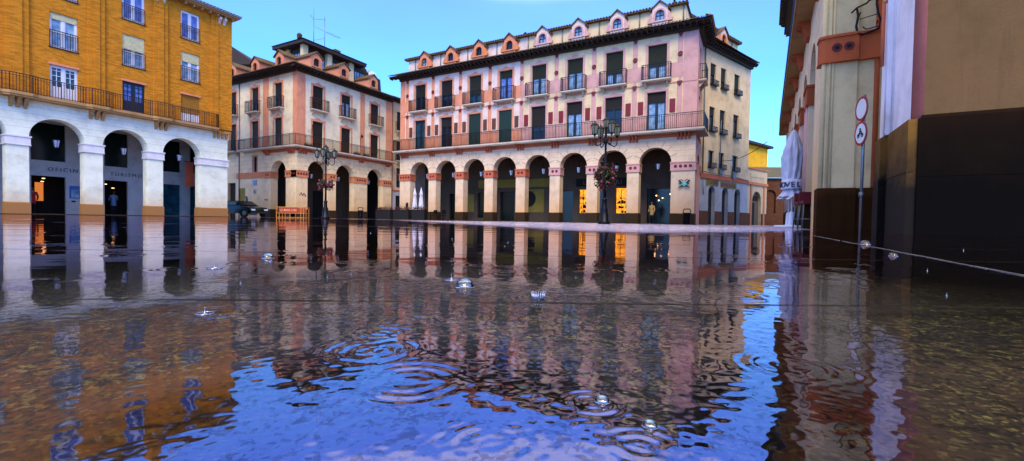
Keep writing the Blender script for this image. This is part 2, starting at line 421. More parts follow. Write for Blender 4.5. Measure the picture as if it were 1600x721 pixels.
# ------------------------------------------------------------------ lanterns (one design, many hung in arches)
def add_lantern_parts(root):
    b=MB(); b.tube([(0,0,1.3),(0,0,.58)],.012,6); b.lathe([(.02,.62),(.05,.58),(.17,.50),(.19,.46)],n=6,smooth=False); b.lathe([(.10,.02),(.03,-.05),(.02,-.10)],n=6,smooth=False)
    for k in range(6):
        a=2*PI*(k)/6; b.tube([(.10*math.cos(a),.10*math.sin(a),.02),(.175*math.cos(a),.175*math.sin(a),.46)],.012,4)
    b.build('lantern_frame',M['iron'],root)
    g=MB(); g.lathe([(.09,.025),(.16,.455)],n=6,smooth=False); g.build('lantern_glass',M['lamp_glass'],root)
M['lamp_glass_dark']=plain('dusty_lamp_glass',lin('70766a'),.2,var=.2,bump=0)
M['lamp_glass']=plain('milky_lamp_glass',lin('c4d0e8'),.2,var=.1,bump=0)
# ================================================================== ARCADED FACADE PIECES
def piers(root,Mx,edges,capm,dep=.75,z0=3.98,z1=4.58,dots=True,base=True,basem='plinth',bh=.82):
    """edges: list of (xa,xb) pier extents"""
    for xa,xb in edges:
        w=xb-xa; xc=(xa+xb)/2
        def fc(b,w=w):
            h=w/2
            b.box(-h-.06,h+.06,-.06,dep+.01,z0,z1-.08,0); b.box(-h-.10,h+.10,-.10,dep+.01,z1-.08,z1,0); b.box(-h-.08,h+.08,-.08,dep+.01,z0-.05,z0,0)
            if dots:
                k=2 if w<1.2 else 4
                for i in range(k):
                    x=(i-(k-1)/2)*min(.34,w/k); n=12
                    b.add([(x+.085*math.cos(2*PI*j/n),-.066,(z0+z1)/2-.03+.085*math.sin(2*PI*j/n)) for j in range(n)],[tuple(range(n))],1)
                    b.tube([(x+.10*math.cos(2*PI*j/n),-.066,(z0+z1)/2-.03+.10*math.sin(2*PI*j/n)) for j in range(n+1)],.018,4,1)
        place('capital',cached(('cap',round(w,2),capm,round(dep,2),dots),fc,'capital',[M[capm],M['maroon']]),root,Mx@T(xc,0,0))
        if base:
            def fb(b,w=w):
                h=w/2; b.box(-h-.045,h+.045,-.045,dep+.045,0,bh-.06); b.prism([(-.045,bh-.06),(0.002,bh),(dep,bh),(dep+.045,bh-.06)],'x',-h-.02,h+.02)
            place('pier_base',cached(('base',round(w,2),basem,round(dep,2)),fb,'pier_base',M[basem]),root,Mx@T(xc,0,0))
def keystones(b,centres,r,zs,m=0,proud=.035):
    for xc in centres:
        b.prism([(xc-.13,zs+r-.02),(xc+.13,zs+r-.02),(xc+.2,zs+r+.62),(xc-.2,zs+r+.62)],'y',-proud,-.001,m)
        for a in (22,45,67,113,135,158):        # cut voussoir joints
            c,s_=math.cos(R(a)),math.sin(R(a)); p=(xc+c*r,zs+s_*r); q=(xc+c*(r+.5),zs+s_*(r+.5)); nx,nz=-s_*.014,c*.014
            b.prism([(p[0]-nx,p[1]-nz),(q[0]-nx,q[1]-nz),(q[0]+nx,q[1]+nz),(p[0]+nx,p[1]+nz)],'y',-.004,-.001,1)
M['joint']=plain('stone_joint',lin('6e625a'),.9)
# ================================================================== PINK AND CREAM BUILDING (north side of the square)
PB=thing('arcaded_building','long pink and cream arcaded building with eight round arches and dormers','building',(-31.8,34.2,0))
I=Matrix(); L=28.05; cx=[2.56+3.24*k for k in range(8)]; RA=1.17; ZS=4.56
b=MB(); skin(b,0,L,0,6.75,[('a',x,RA,0,ZS) for x in cx],.75); keystones(b,cx,RA,ZS,0); b.build('arcade',[M['pink_stone'],M['joint']],PB)
edges=[(0,cx[0]-RA)]+[(cx[k]+RA,cx[k+1]-RA) for k in range(7)]+[(cx[7]+RA,L)]
piers(PB,I,edges[:5],'band'); piers(PB,I,edges[5:],'pink')
b=MB(); b.box(.02,L-.02,.75,4.3,6.25,6.5); b.box(.02,L-.02,.75,.8,5.8,6.25)
for x in cx[:-1]: b.box(x+1.62-.2,x+1.62+.2,.8,4.2,5.9,6.25)
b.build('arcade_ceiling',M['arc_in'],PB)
xm=15.52-0.0   # change of colour between the fourth and fifth bay
xm=(cx[3]+cx[4])/2
hl=[];
for x in cx[:4]: hl+=[('r',x-.68,x+.68,6.95,9.85),('r',x-.68,x+.68,10.75,13.35)]
hr=[]
for x in cx[4:]: hr+=[('r',x-.68,x+.68,6.95,9.85),('r',x-.68,x+.68,10.75,13.35)]
b=MB(); skin(b,0,xm,6.75,14.25,hl,.3); b.quad((0,16,0),(0,0,0),(0,0,14.25),(0,16,14.25)); b.build('wall',M['lilac_plaster'],PB)
b=MB(); skin(b,xm,L,6.75,14.25,hr,.3); b.build('wall',M['yellow_plaster'],PB)
# window trims, painted panels and string course
for sec,xs_,mt in ((0,cx[:4],'peach'),(1,cx[4:],'pink')):
    b=MB()
    for x in xs_: trim(b,x,6.87,9.85,.68); trim(b,x,10.75,13.35,.68)
    b.build('window_surrounds',M[mt],PB)
    b=MB(); xa,xb=(0,xm) if sec==0 else (xm,L)
    lst=[xa]+sum([[x-.86,x+.86] for x in xs_],[])+[xb]
    for i in range(0,len(lst),2):
        b.box(lst[i]+.01,lst[i+1]-.01,-.012,0,10.76,11.85); b.box(lst[i]+.01,lst[i+1]-.01,-.012,0,6.88,8.13)
    b.build('painted_panels',M[mt],PB)
    b=MB(); b.box(xa,xb,-.05,-.001,10.36,10.46); b.build('string_course',M[mt],PB)
b=MB(); b.box(0,.62,-.02,0,6.88,14.1); b.build('corner_strip',M['peach'],PB)
b=MB(); b.box(L-.95,L+.02,-.02,0,6.88,14.1); b.build('corner_strip',M['pink'],PB)
for k in range(9):
    x=.94+3.24*k; mt='peach' if k<4 else 'pink'
    b=MB()
    for za,zb in ((11.86,14.08),(8.14,10.35)):
        b.box(x-.17,x-.12,-.04,0,za,zb); b.box(x+.12,x+.17,-.04,0,za,zb); b.box(x-.12,x+.12,-.015,0,za,zb)
    b.box(x-.1,x+.1,-.004,-.001,8.14,14.08)
    o=b.build('pilaster_strip',M[mt],PB)
    def fm(b,n=14):
        b.add([(.16*math.cos(2*PI*j/n),-.07,.16*math.sin(2*PI*j/n)) for j in range(n)],[tuple(range(n))]); b.tube([(.15*math.cos(2*PI*j/n),-.06,.15*math.sin(2*PI*j/n)) for j in range(n+1)],.03,5)
    me=cached(('med',),fm,'medallion',M['maroon'])
    for z in (12.42,): place('medallion',me,o,T(x,0,z))
    def fh(b): b.prism([(0,-.22),(.17,.02),(.17,.16),(-.17,.16),(-.17,.02)],'y',-.08,-.001)
    mh=cached(('medh',),fh,'medallion',M['maroon'])
    for z in (13.85,10.3): place('medallion',mh,o,T(x,0,z))
    for s in (-1,1):
        if (k==0 and s<0) or (k==8 and s>0): continue
        def fs(b):
            b.box(-.2,.2,-.05,-.012,0,.98)
            for z in np.linspace(.06,.88,13): b.box(-.16,.16,-.062,-.05,float(z),float(z)+.035)
        mt2='shut_brown' if (k<4 or (k==4 and s<0)) else 'shut_red'
        place('shutter',cached(('sh',mt2),fs,'shutter',M[mt2]),PB,T(x+s*.47,0,8.24))
# windows
row2=[('glass_dark','blind_black',.45),('glass_dark','blind_black',.6),('glass_teal','blind_green',.5),('glass_violet','blind_green',.35),('glass_blue','blind_green',.55),('glass_blue','blind_green',.55),('glass_blue','blind_green',.56),('glass_blue','blind_green',.52)]
row1=[('glass_teal',None,0),('glass_dark','blind_black',.3),('glass_dark','G',0),('glass_dark','G',0),('glass_dark','blind_black',.5),('glass_blue','blind_black',.33),('glass_dark','blind_black',.45),('glass_blue','blind_black',.33)]
for k,x in enumerate(cx):
    g,bl,f=row2[k]; window(PB,I,x,10.75,13.35,.68,.2,'french','frame_blue',g,bl,f)
    g,bl,f=row1[k]
    if bl=='G': window(PB,I,x,6.95,9.85,.68,.2,'french','frame_blue',g,leaf='shut_green')
    else: window(PB,I,x,6.95,9.85,.68,.2,'french','frame_blue',g,bl,f)
    balcony(PB,I,x,10.68,1.06,.55)
# continuous balcony slab wrapping the corner
b=MB(); b.box(-.35,L+.62,-.75,0,6.75,6.87); b.box(-.3,L+.57,-.70,0,6.68,6.75); b.box(L,L+.62,0,2.7,6.75,6.87)
b.build('balcony_slab',M['slab'],PB)
sl=PB.children[-1]
b=MB(); railing(b,-.3,L+.56,-.68,0,6.87,7.98); b.M=T(L+.56,0,0)@RZ(90); railing(b,-.68,2.65,0,.5,6.87,7.98,sides=False)
b.build('railing',M['iron'],sl)
b=MB(); b.box(0,L,-.10,-.001,6.42,6.67)
for k,(xa,xb) in enumerate(edges): corbels(b,(xa+xb)/2 if 0<k<8 else ((xa+xb)/2),6.68,4 if k in (0,8) else 3,dep=.6)
b.build('corbel_table',M['band'],PB)
# side faces
S1=T(L,0,0)@RZ(90); S2=T(L,3.4,0)@RZ(67)
b=MB(S1); skin(b,0,3.4,0,14.25,[('r',1.3,2.2,10.75,13.2),('r',1.3,2.2,6.95,9.6),('a',1.9,.9,0,4.4)],.3); b.build('wall',M['pink'],PB)
b=MB(S1); b.box(0,3.4,-.02,0,6.3,6.6);b.box(0,.98,-.06,0,3.98,4.58); b.box(2.82,3.4,-.06,0,3.98,4.58); b.build('string_course',M['band'],PB)
window(PB,S1,1.75,10.75,13.2,.45,.2,'french','frame_blue','glass_dark','blind_black',.5); window(PB,S1,1.75,6.95,9.6,.45,.2,'french','frame_blue','glass_dark')
balcony(PB,S1,1.75,10.68,.85,.5)
h2=[]; W2=[(1.64,.46),(3.34,.46),(5.72,.5)]
for x,h in W2: h2+=[('r',x-h,x+h,11.25,12.95),('r',x-h,x+h,7.55,9.5),('r',x-h,x+h,4.65,6.0)]
A2c=[1.9,4.15,6.35]
b=MB(S2); skin(b,0,8.3,3.7,14.25,h2,.25); b.build('wall',M['cream_plaster'],PB)
b=MB(S2); skin(b,0,8.3,0,3.7,[('a',x,.55,.02,2.6) for x in A2c],.35); b.build('wall',M['office'],PB)
b=MB(S2); b.box(0,8.3,-.09,-.001,3.72,3.98); b.box(0,8.3,-.05,-.001,3.98,4.08); b.build('string_course',M['band'],PB)
b=MB(S2)
pts=[0]+sum([[x-.55,x+.55] for x in A2c],[])+[8.3]
for i in range(0,len(pts),2): b.box(pts[i],pts[i+1],-.05,0,0,1.12)
b.build('plinth',M['brown_brick'],PB)
for x in A2c:
    o=MB(S2); o.box(x-.55,x+.55,.3,.34,0,3.1); o.build('door',M['green_dark'],PB)
b=MB(S2)
for (xa,xb,z) in ((.9,2.9,3.18),(3.3,6.1,3.12)):
    b.box(xa,xb,-.03,-.001,z,z+.5,0); n=int((xb-xa)/.24)
    for i in range(n):
        x=xa+.1+i*.23; hh=.3
        if random.random()<.12: continue
        b.box(x,x+.04,-.04,-.03,z+.1,z+.1+hh,1); b.box(x,x+.15,-.04,-.03,z+.1+random.choice([0,.13,.26]),z+.14+random.choice([0,.13,.26]),1)
        if random.random()<.6: b.box(x+.12,x+.16,-.04,-.03,z+.1,z+.1+hh,1)
b.build('shop_sign',[M['olive_panel'],M['maroon']],PB)
for x,h in W2:
    window(PB,S2,x,11.25,12.95,h,.18,'plain','frame_blue','glass_dark','blind_green',.6); window(PB,S2,x,7.55,9.5,h,.18,'plain','frame_blue','glass_dark','blind_black',.35); window(PB,S2,x,4.65,6.0,h,.18,'plain','frame_blue','glass_dark')
    for z in (11.25,7.55,4.65):
        b=MB(S2); b.box(x-h-.05,x+h+.05,-.28,0,z-.06,z); railing(b,x-h,x+h,-.25,0,z,z+.35,.12); b.build('window_box',M['iron'],PB)
b=MB(S2); b.tube([(.25,-.07,4.1),(.25,-.07,14)],.05,6); b.tube([(3.0,-.07,4.3),(3.0,-.07,8.6)],.04,6); b.tube([(.0,-.1,4.25),(2,-.1,4.15),(4.6,-.1,4.2),(8.2,-.1,4.0)],.03,6); b.tube([(.35,-.06,3.9),(.35,-.08,3.0),(.5,-.08,2.4)],.03,6)
b.box(2.8,3.2,-.2,-.02,4.25,4.7); b.box(5.1,5.45,-.2,-.02,3.95,4.6)
b.build('drainpipe',M['lead'],PB)
# inner body, eaves and roofs
foot=[(.3,.3),(L-.3,.3),(L-.3,3.5),(L+2.9,11.0),(L-2,15.7),(.3,15.7)]
b=MB(); b.prism(foot,'z',6.55,14.2); b.prism([(.3,4.35),(L-.3,4.35),(L+2.7,11.0),(L-2,15.7),(.3,15.7)],'z',0,6.5); b.build('inner_wall',M['dark'],PB)
b=MB(); eaves(b,0,L,14.1,.85,e0=.8,e1=.85); b.M=S1; eaves(b,0,3.4,14.1,.85,e1=.25); b.M=S2; eaves(b,0,8.3,14.1,.6,e0=.25,e1=.12); b.build('eaves',M['wood_dark'],PB)
b=MB()
b.add([(-.85,-.95,14.36),(L+.9,-.95,14.36),(L-1.2,1.2,15.1),(-.1,1.2,15.1)],[(0,1,2,3)])
b.add([(L+.9,-.95,14.36),(L+.9,3.3,14.36),(L-1.2,3.8,15.1),(L-1.2,1.2,15.1)],[(0,1,2,3)])
q=[S2@Vector(p) for p in ((0,-.95,14.36),(8.45,-.7,14.36),(8.45,1.2,15.1),(0,1.2,15.1))]; b.add([tuple(p) for p in q],[(0,1,2,3)])
tile_edge(b,-.85,L+.9,-1.0,14.36); b.M=S1; tile_edge(b,-.95,3.0,-1.0,14.36); b.M=S2; tile_edge(b,.3,8.4,-.72,14.36); b.M=Matrix()
b.add([(-.3,.85,16.5),(L-.9,.85,16.5),(L-.9,4,16.5),(L+1,10.5,16.5),(8,9,18.2),(-.3,14,16.5)],[(0,1,2,4),(2,3,4),(3,5,4),(5,0,4)])
b.box(-.3,L-.85,.8,1.25,16.42,16.52); tile_edge(b,-.3,L-.85,.75,16.52,rise=.12)
b.M=S2; b.box(-1.2,8.2,.8,1.25,16.42,16.52); tile_edge(b,-1.2,8.2,.75,16.52,rise=.12)
b.build('roof',M['roof'],PB)
b=MB(); b.box(0,xm,1.15,1.3,14.6,16.42); b.build('attic_wall',M['lilac_plaster'],PB)
b=MB(); b.box(xm,L-1.05,1.15,1.3,14.6,16.42); b.box(L-1.2,L-1.05,1.3,4.4,14.6,16.42); b.M=S2; b.box(-.9,8.1,1.15,1.3,14.6,16.42); b.build('attic_wall',M['yellow_plaster'],PB)
b=MB()
for k in range(9): b.tube([(.94+3.24*k,1.08,14.9),(.94+3.24*k,1.08,16.5)],.045,6)
b.M=S2
for x in (1.2,6.9): b.tube([(x,1.08,14.9),(x,1.08,16.5)],.045,6)
b.build('drainpipe',M['lead'],PB)
for k,x in enumerate(cx): dormer(PB,I,x,.55,15.25,'peach' if k<4 else 'lilac_plaster','salmon' if k<4 else 'pink','frame_blue','glass_dark' if k in(1,2,3) else 'glass_blue')
dormer(PB,S2,4.3,.55,15.25,'lilac_plaster','salmon','frame_blue','glass_dark')
b=MB()
for x,y in ((12.6,3),(26.0,2.2),(20.5,5)): b.tube([(x,y,16.3),(x,y,17.55)],.09,8); b.lathe([(.16,17.55),(.2,17.62),(.05,17.78)],x,y,8)
b.M=S2; b.tube([(6.2,2,16.3),(6.2,2,17.3)],.14,8); b.lathe([(.2,17.3),(.25,17.38),(.05,17.52)],6.2,2,8)
b.build('chimney',M['iron'],PB)
# arcade back wall: shops
yb=4.25
def wx(X): return X+31.8
holes=[('r',wx(-13.95),wx(-12.95),.85,3.0),('r',wx(-10.6),wx(-9.35),.85,3.07),('r',wx(-7.9),wx(-5.6),.05,2.95),('r',wx(-12.6),wx(-11.4),.05,2.9),('r',wx(-16.2),wx(-14.5),.05,2.9),('r',wx(-24.9),wx(-22.9),.3,2.9),('r',wx(-28.5),wx(-26.6),.05,2.8),('r',wx(-22.2),wx(-20.6),.05,2.9)]
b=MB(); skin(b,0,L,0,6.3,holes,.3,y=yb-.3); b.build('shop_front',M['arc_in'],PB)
b=MB()
for h in holes: b.box(h[1],h[2],yb-.06,yb-.04,h[3],h[4])
b.build('shop_glass',M['green_dark'],PB)
b=MB()
for a,c,z0_,z1_ in ((wx(-20.4),wx(-17.4),.9,3.1),(wx(-26.5),wx(-25.3),.9,2.7)): b.box(a,c,yb-.34,yb-.3,z0_,z1_)
b.box(wx(-24.7),wx(-16.4),yb-.45,yb-.3,3.3,4.1)
b.build('wall_panel',M['olive_panel'],PB)
b=MB(); n=24; b.prism([(wx(-19.0)+.75*math.cos(2*PI*j/n),2.2+.75*math.sin(2*PI*j/n)) for j in range(n)],'y',yb-.4,yb-.34); b.build('round_window',M['dark'],PB)
# lit shop windows with shelves
for (a,c,z0_,z1_) in ((-13.95,-12.95,.85,3.0),(-10.6,-9.35,.85,3.07)):
    a,c=wx(a),wx(c)
    b=MB(); b.box(a+.02,c-.02,yb-.1,yb-.07,z0_+.02,z1_-.02); o=b.build('display_window',M['lit_amber'],PB)
    b=MB()
    for z in (z0_+.45,z0_+.85,z0_+1.25): b.box(a+.05,c-.05,yb-.25,yb-.11,z,z+.03)
    for x in (a+.05,(a+c)/2-.12,c-.3): b.box(x,x+.04,yb-.26,yb-.22,z0_,z1_-.1)
    for i in range(18):
        z=random.choice([z0_+.04,z0_+.48,z0_+.88,z0_+1.28]); x=random.uniform(a+.08,c-.15); h=random.uniform(.1,.3); b.box(x,x+random.uniform(.06,.16),yb-.22,yb-.13,z,z+h)
    b.build('display_shelves',M['dark'],o)
b=MB(); 
for x,z in ((-7.1,2.35),(-6.6,2.15),(-6.0,2.45),(-6.9,1.95)): b.lathe([(.01,z-.05),(.045,z-.03),(.055,z),(.04,z+.04),(.01,z+.05)],wx(x),yb-.5,8)
b.build('pendant_bulbs',M['bulb'],PB)
def text(body,size,root,Mx,mat,name='lettering',ext=.015,space=1.0,align='LEFT',sx=1):
    cu=bpy.data.curves.new(name,'FONT'); cu.body=body; cu.size=size; cu.extrude=ext; cu.space_character=space; cu.align_x=align
    cu.resolution_u=3
    t=bpy.data.objects.new(name,cu); COL.objects.link(t); bpy.context.view_layer.update()
    me=bpy.data.meshes.new_from_object(t.evaluated_get(bpy.context.evaluated_depsgraph_get())); bpy.data.objects.remove(t)
    me.materials.clear(); me.materials.append(M[mat]); me.name=name
    return place(name,me,root,Mx@Matrix.Rotation(R(90),4,'X')@Matrix.Scale(sx,4,(1,0,0)))
b=MB(); b.box(wx(-14.2),wx(-12.6),yb-.36,yb-.3,3.25,3.95); b.box(wx(-11.9),wx(-9.0),yb-.36,yb-.3,3.25,3.95); b.build('fascia_board',M['dark'],PB)
text('LA',.55,PB,T(wx(-13.55),yb-.38,3.4),'letter_gold'); text('MARI',.62,PB,T(wx(-11.55),yb-.38,3.38),'letter_gold',space=1.1)
b=MB(); b.box(0,L,-.15,4.3,-.02,.03); b.build('arcade_floor',M['plinth'],PB)
# ================================================================== ANNEX, YELLOW HOUSE, SHED
def wpt(Mx,x,y): v=Vector((-31.8,34.2,0))+(Mx@Vector((x,y,0))); return (v.x,v.y,0)
AN=thing('annex','low cream annex with parapet and tall arched doorway beside the cream side wall','building',wpt(S2,8.32,.02),67)
b=MB(); skin(b,0,4.1,0,5.15,[('a',1.95,.95,.02,2.2)],.3); b.quad((4.1,0,0),(4.1,6,0),(4.1,6,5.15),(4.1,0,5.15)); b.quad((0,0,5.15),(4.1,0,5.15),(4.1,6,5.15),(0,6,5.15)); b.box(.5,3.4,-.03,0,4.45,4.8); b.build('wall',M['cream_plaster'],AN)
b=MB(); b.box(0,4.1,-.12,0,3.72,3.95); b.box(-.0,4.15,-.1,.1,5.15,5.25); b.box(.55,.85,-.06,0,0,3.7); b.box(3.3,3.6,-.06,0,0,3.7); b.build('string_course',M['salmon'],AN)
b=MB(); b.box(1.0,2.9,.25,.32,0,3.2); b.build('door',M['wood'],AN)
b=MB(); b.box(1.25,2.0,.2,.25,0,2.1);
for i in range(5): b.box(1.2+i*.32,1.36+i*.32,.2,.25,2.3,2.75)
b.build('door_opening',M['dark'],AN)
b=MB(); b.box(0,.95,-.05,0,0,1.1); b.box(2.95,4.1,-.05,0,0,1.1); b.build('plinth',M['brown_brick'],AN)
YH=thing('yellow_house','plain bright yellow house rising behind the annex under the overhead cable','house',(-3.4,48.9,0),67)
b=MB(); b.add([(0,0,0),(12,0,0),(12,0,9.0),(0,0,9.0),(0,8,0),(12,8,0),(12,8,9.0),(0,8,9.0)],[(0,1,2,3),(1,5,6,2),(5,4,7,6),(4,0,3,7)]); b.build('wall',M['yellow_house'],YH)
b=MB(); b.prism([(-.5,8.95),(-.5,9.2),(4,10.1),(8,9.2),(8,8.95)],'x',-.2,12.35); b.build('roof',M['wood_dark'],YH)
SH=thing('shed','brown brick shed with a grey corrugated roof behind the closed parasols','shed',(.25,49.6,0),24)
b=MB(); skin(b,0,4.2,0,4.65,[('a',1.3,.5,1.2,3.0)],.2); b.box(.75,1.85,.2,.25,1,3.6); b.quad((0,6,0),(0,0,0),(0,0,4.65),(0,6,4.65)); b.build('wall',M['brown_brick'],SH)
b=MB(); b.add([(-1.2,-.3,4.65),(4.6,-.3,4.65),(4.6,3.4,6.1),(-1.2,3.4,6.1)],[(0,1,2,3)])
for i in range(24): x=-1.2+i*.25; b.prism([(x,0),(x+.06,.05),(x+.12,0)],'y',0,.001)
b2=MB()
for i in range(24):
    x=-1.2+i*.245; b2.add([(x,-.34,4.64),(x+.1,-.34,4.64),(x+.05,-.34,4.72),(x,3.4,6.11),(x+.1,3.4,6.11),(x+.05,3.4,6.19)],[(0,1,2),(0,2,5,3),(2,1,4,5)])
b=MB(); b.add([(-1.2,-.3,4.65),(4.6,-.3,4.65),(4.6,3.4,6.1),(-1.2,3.4,6.1)],[(0,1,2,3)]); b.build('roof',M['lead'],SH)
b2.build('roof_ridges',M['corr'],SH)
b=MB(); pts=[]
A=Vector((-2.55,40.4,5.35)); B=Vector((4.0,30.0,5.6))
P0=Vector((-31.8,34.2,0))+(S2@Vector((3.0,-.2,5.3))); P1=Vector((.62,30.5,5.05))
for i in range(25):
    t=i/24; p=P0.lerp(P1,t); p.z-=.35*4*t*(1-t); pts.append(p)
o=b; b.tube(pts,.022,5); o=b.build('cable',M['iron']); tag(o,'black overhead cable sagging from the cream side wall towards the closed parasols','cable')
# ================================================================== CREAM CORNER BUILDING (west of the square)
MBD=thing('corner_building','cream and peach corner building with dark glazed penthouse and arcade behind the orange barrier','building',(-38.35,27.2,0),90)
FL=T(0,14.65,0)@RZ(-90); LL=14.65; LR=12.6; F0=I
wr=[2.35,5.8,9.85]; hR=[]
for x in wr: hR+=[('r',x-.62,x+.62,6.95,9.6),('r',x-.62,x+.62,10.75,13.1)]
arcR=[2.4,5.75,10.0]
b=MB(); skin(b,0,LR,0,6.75,[('a',x,1.2,0,4.5) for x in arcR],.75); keystones(b,arcR,1.2,4.5)
b.M=FL; skin(b,9.6,LL,0,6.75,[('a',11.85,1.2,0,4.4)],.75); b.build('arcade',[M['cream_stone'],M['joint']],MBD)
ce=[(0,1.2),(3.6,4.55),(6.95,8.8),(11.2,LR)]
piers(MBD,I,ce,'salmon',basem='plinth'); piers(MBD,FL,[(9.7,10.65),(13.05,LL-.01)],'salmon')
wl=[4.1,8.0,11.8]; hL=[]
for x in wl: hL+=[('r',x-.62,x+.62,6.95,9.8),('r',x-.62,x+.62,10.75,13.2)]
b=MB(); skin(b,0,LR,6.75,14.25,hR,.3); b.M=FL; skin(b,0,LL,6.75,14.25,hL,.3); b.build('wall',M['pale_plaster'],MBD)
b=MB(FL); skin(b,0,9.6,0,6.75,[('r',7.7,8.4,4.6,6.2),('r',3.2,4.6,0,3.6)],.3); b.build('wall',M['cream_stone'],MBD)
b=MB()
b.box(0,.9,-.03,0,6.87,14.1); b.box(7.7,8.35,-.03,0,6.87,14.1); b.box(LR-1.0,LR-.02,-.03,0,6.87,14.1)
b.M=FL; b.box(LL-.55,LL+.03,-.03,0,6.87,14.1); b.box(9.4,10.3,-.03,0,6.87,14.1); b.build('corner_strip',M['peach'],MBD)
b=MB()
for x in wr: trim(b,x,6.87,9.6,.62,.2); trim(b,x,10.75,13.1,.62,.2)
b.M=FL
for x in wl: trim(b,x,6.87,9.8,.62,.2); trim(b,x,10.75,13.2,.62,.2)
trim(b,8.05,4.5,6.2,.35,.15,crest=False)
b.build('window_surrounds',M['peach'],MBD)
b=MB(FL); b.box(4.8,9.7,-.06,-.001,3.98,4.58); b.build('string_course',M['salmon'],MBD)
for x in wr:
    window(MBD,I,x,6.95,9.6,.62,.2,'french','frame_blue','glass_dark','blind_black',.8); window(MBD,I,x,10.75,13.1,.62,.2,'french','frame_blue','glass_blue' if x==5.8 else 'glass_dark','blind_black',.35 if x==5.8 else .8)
    balcony(MBD,I,x,10.68,1.0,.5,rail='bronze_iron')
for x in wl:
    window(MBD,FL,x,6.95,9.8,.62,.2,'french','frame_blue','glass_dark','blind_black',.7); window(MBD,FL,x,10.75,13.2,.62,.2,'french','frame_blue','glass_dark','blind_black',.7)
    balcony(MBD,FL,x,10.68,1.0,.5)
window(MBD,FL,8.05,4.6,6.2,.35,.18,'plain','frame_blue','glass_dark')
balcony(MBD,FL,4.1,6.87,1.2,.6)
b=MB(); b.box(-.62,LR+.2,-.7,0,6.75,6.87); b.box(-.55,LR+.15,-.62,0,6.68,6.75); b.M=FL; b.box(6.1,LL+.0,-.7,0,6.75,6.87); b.box(6.15,LL,-.62,0,6.68,6.75)
o=b.build('balcony_slab',M['slab'],MBD)
b=MB(); railing(b,-.56,LR+.15,-.64,0,6.87,7.95,sides=False); b.M=FL; railing(b,6.15,LL+.6,-.62,0,6.87,7.95,sides=False); b.box(6.1,6.16,-.64,0,7.9,7.95); b.build('railing',M['bronze_iron'],o)
b=MB(); b.box(0,LR,-.10,-.001,6.42,6.67)
for xa,xb in ce: corbels(b,(xa+xb)/2,6.68,4 if xa==0 else 3,dep=.55)
b.M=FL; b.box(9.6,LL,-.10,-.001,6.42,6.67); corbels(b,LL-.7,6.68,4,dep=.55); corbels(b,10.2,6.68,3,dep=.55)
b.build('corbel_table',M['band'],MBD)
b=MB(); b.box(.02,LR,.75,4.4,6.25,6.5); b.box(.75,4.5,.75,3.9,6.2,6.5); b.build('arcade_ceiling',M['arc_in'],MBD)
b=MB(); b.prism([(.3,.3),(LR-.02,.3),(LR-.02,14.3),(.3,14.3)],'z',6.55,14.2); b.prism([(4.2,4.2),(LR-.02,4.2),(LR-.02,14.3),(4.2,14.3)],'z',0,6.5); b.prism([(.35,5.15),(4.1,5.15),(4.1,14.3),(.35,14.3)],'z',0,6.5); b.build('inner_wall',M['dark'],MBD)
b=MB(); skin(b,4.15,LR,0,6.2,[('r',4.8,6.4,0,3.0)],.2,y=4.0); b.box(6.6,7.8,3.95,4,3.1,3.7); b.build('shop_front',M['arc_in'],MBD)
b=MB(FL); b.box(11.2,13.2,2.2,2.3,0,2.85); b.build('shop_door',M['green_dark'],MBD)
b=MB(FL); b.box(11.0,13.2,2.1,2.18,2.9,3.5); o=b.build('shop_sign',M['office'],MBD)
text('JOIA',.5,o,FL@T(11.35,2.08,3.0),'letter_dark')
# plaques and the dark mural on the left face
b=MB(FL); b.box(7.75,8.35,-.04,-.001,3.25,3.75); b.build('plaque',M['glass_violet'],MBD)
b=MB(FL); b.box(7.85,8.25,-.04,-.001,2.35,2.85); b.build('plaque',M['office'],MBD)
text('E',.36,MBD,FL@T(7.95,-.06,2.46),'letter_dark')
b=MB(FL); b.prism([(6.4,2.2),(6.75,2.1),(6.85,1.6),(7.35,.9),(7.9,1.35),(8.35,1.2),(8.4,.2),(7.0,.2),(6.6,1.1)],'y',-.03,-.001); b.build('mural_figure',M['letter_dark'],MBD)
b=MB(FL); b.box(9.75,9.95,-.05,-.02,1.7,1.85); b.box(10.1,10.25,-.05,-.02,1.7,1.85); b.box(5.2,6.3,-.02,-.001,.5,3.0); b.build('wall_patch',M['olive_panel'],MBD)
b=MB(); 
for x,z in ((.3,2.2),(.45,2.3),(.6,2.15),(.75,2.25),(.9,2.1)): b.box(x,x+.11,-.03,-.001,z,z+random.uniform(.08,.2))
b.build('wall_fixings',M['maroon'],MBD)
b=MB(FL); b.box(3.2,4.6,.25,.3,0,3.6); b.build('door',M['dark'],MBD)
b=MB(FL); b.tube([(5.35,-.07,0),(5.35,-.07,14)],.045,6); b.build('drainpipe',M['lead'],MBD)
# eaves, roof, dormers, penthouse
b=MB(); eaves(b,0,LR,14.1,.85,e0=.85,e1=.2); b.M=FL; eaves(b,0,LL,14.1,.85,e1=0); b.build('eaves',M['wood_dark'],MBD)
b=MB(); b.add([(-.95,-.95,14.36),(LR+.3,-.95,14.36),(LR+.3,1.7,15.3),(1.7,1.7,15.3)],[(0,1,2,3)])
q=[FL@Vector(p) for p in ((0,-.95,14.36),(LL+.95,-.95,14.36),(LL-1.7,1.7,15.3),(0,1.7,15.3))]; b.add([tuple(p) for p in q],[(0,1,2,3)])
tile_edge(b,-.95,LR+.3,-1.0,14.36); b.M=FL; tile_edge(b,0,LL+.95,-1.0,14.36); b.M=Matrix()
b.box(1.7,LR,1.7,14,15.2,15.3)
b.build('roof',M['roof'],MBD)
for x in (2.5,5.9,10.1): dormer(MBD,I,x,.5,15.1,'peach','salmon','frame_blue','glass_dark',flare=False,depth=2.5,hw=.66)
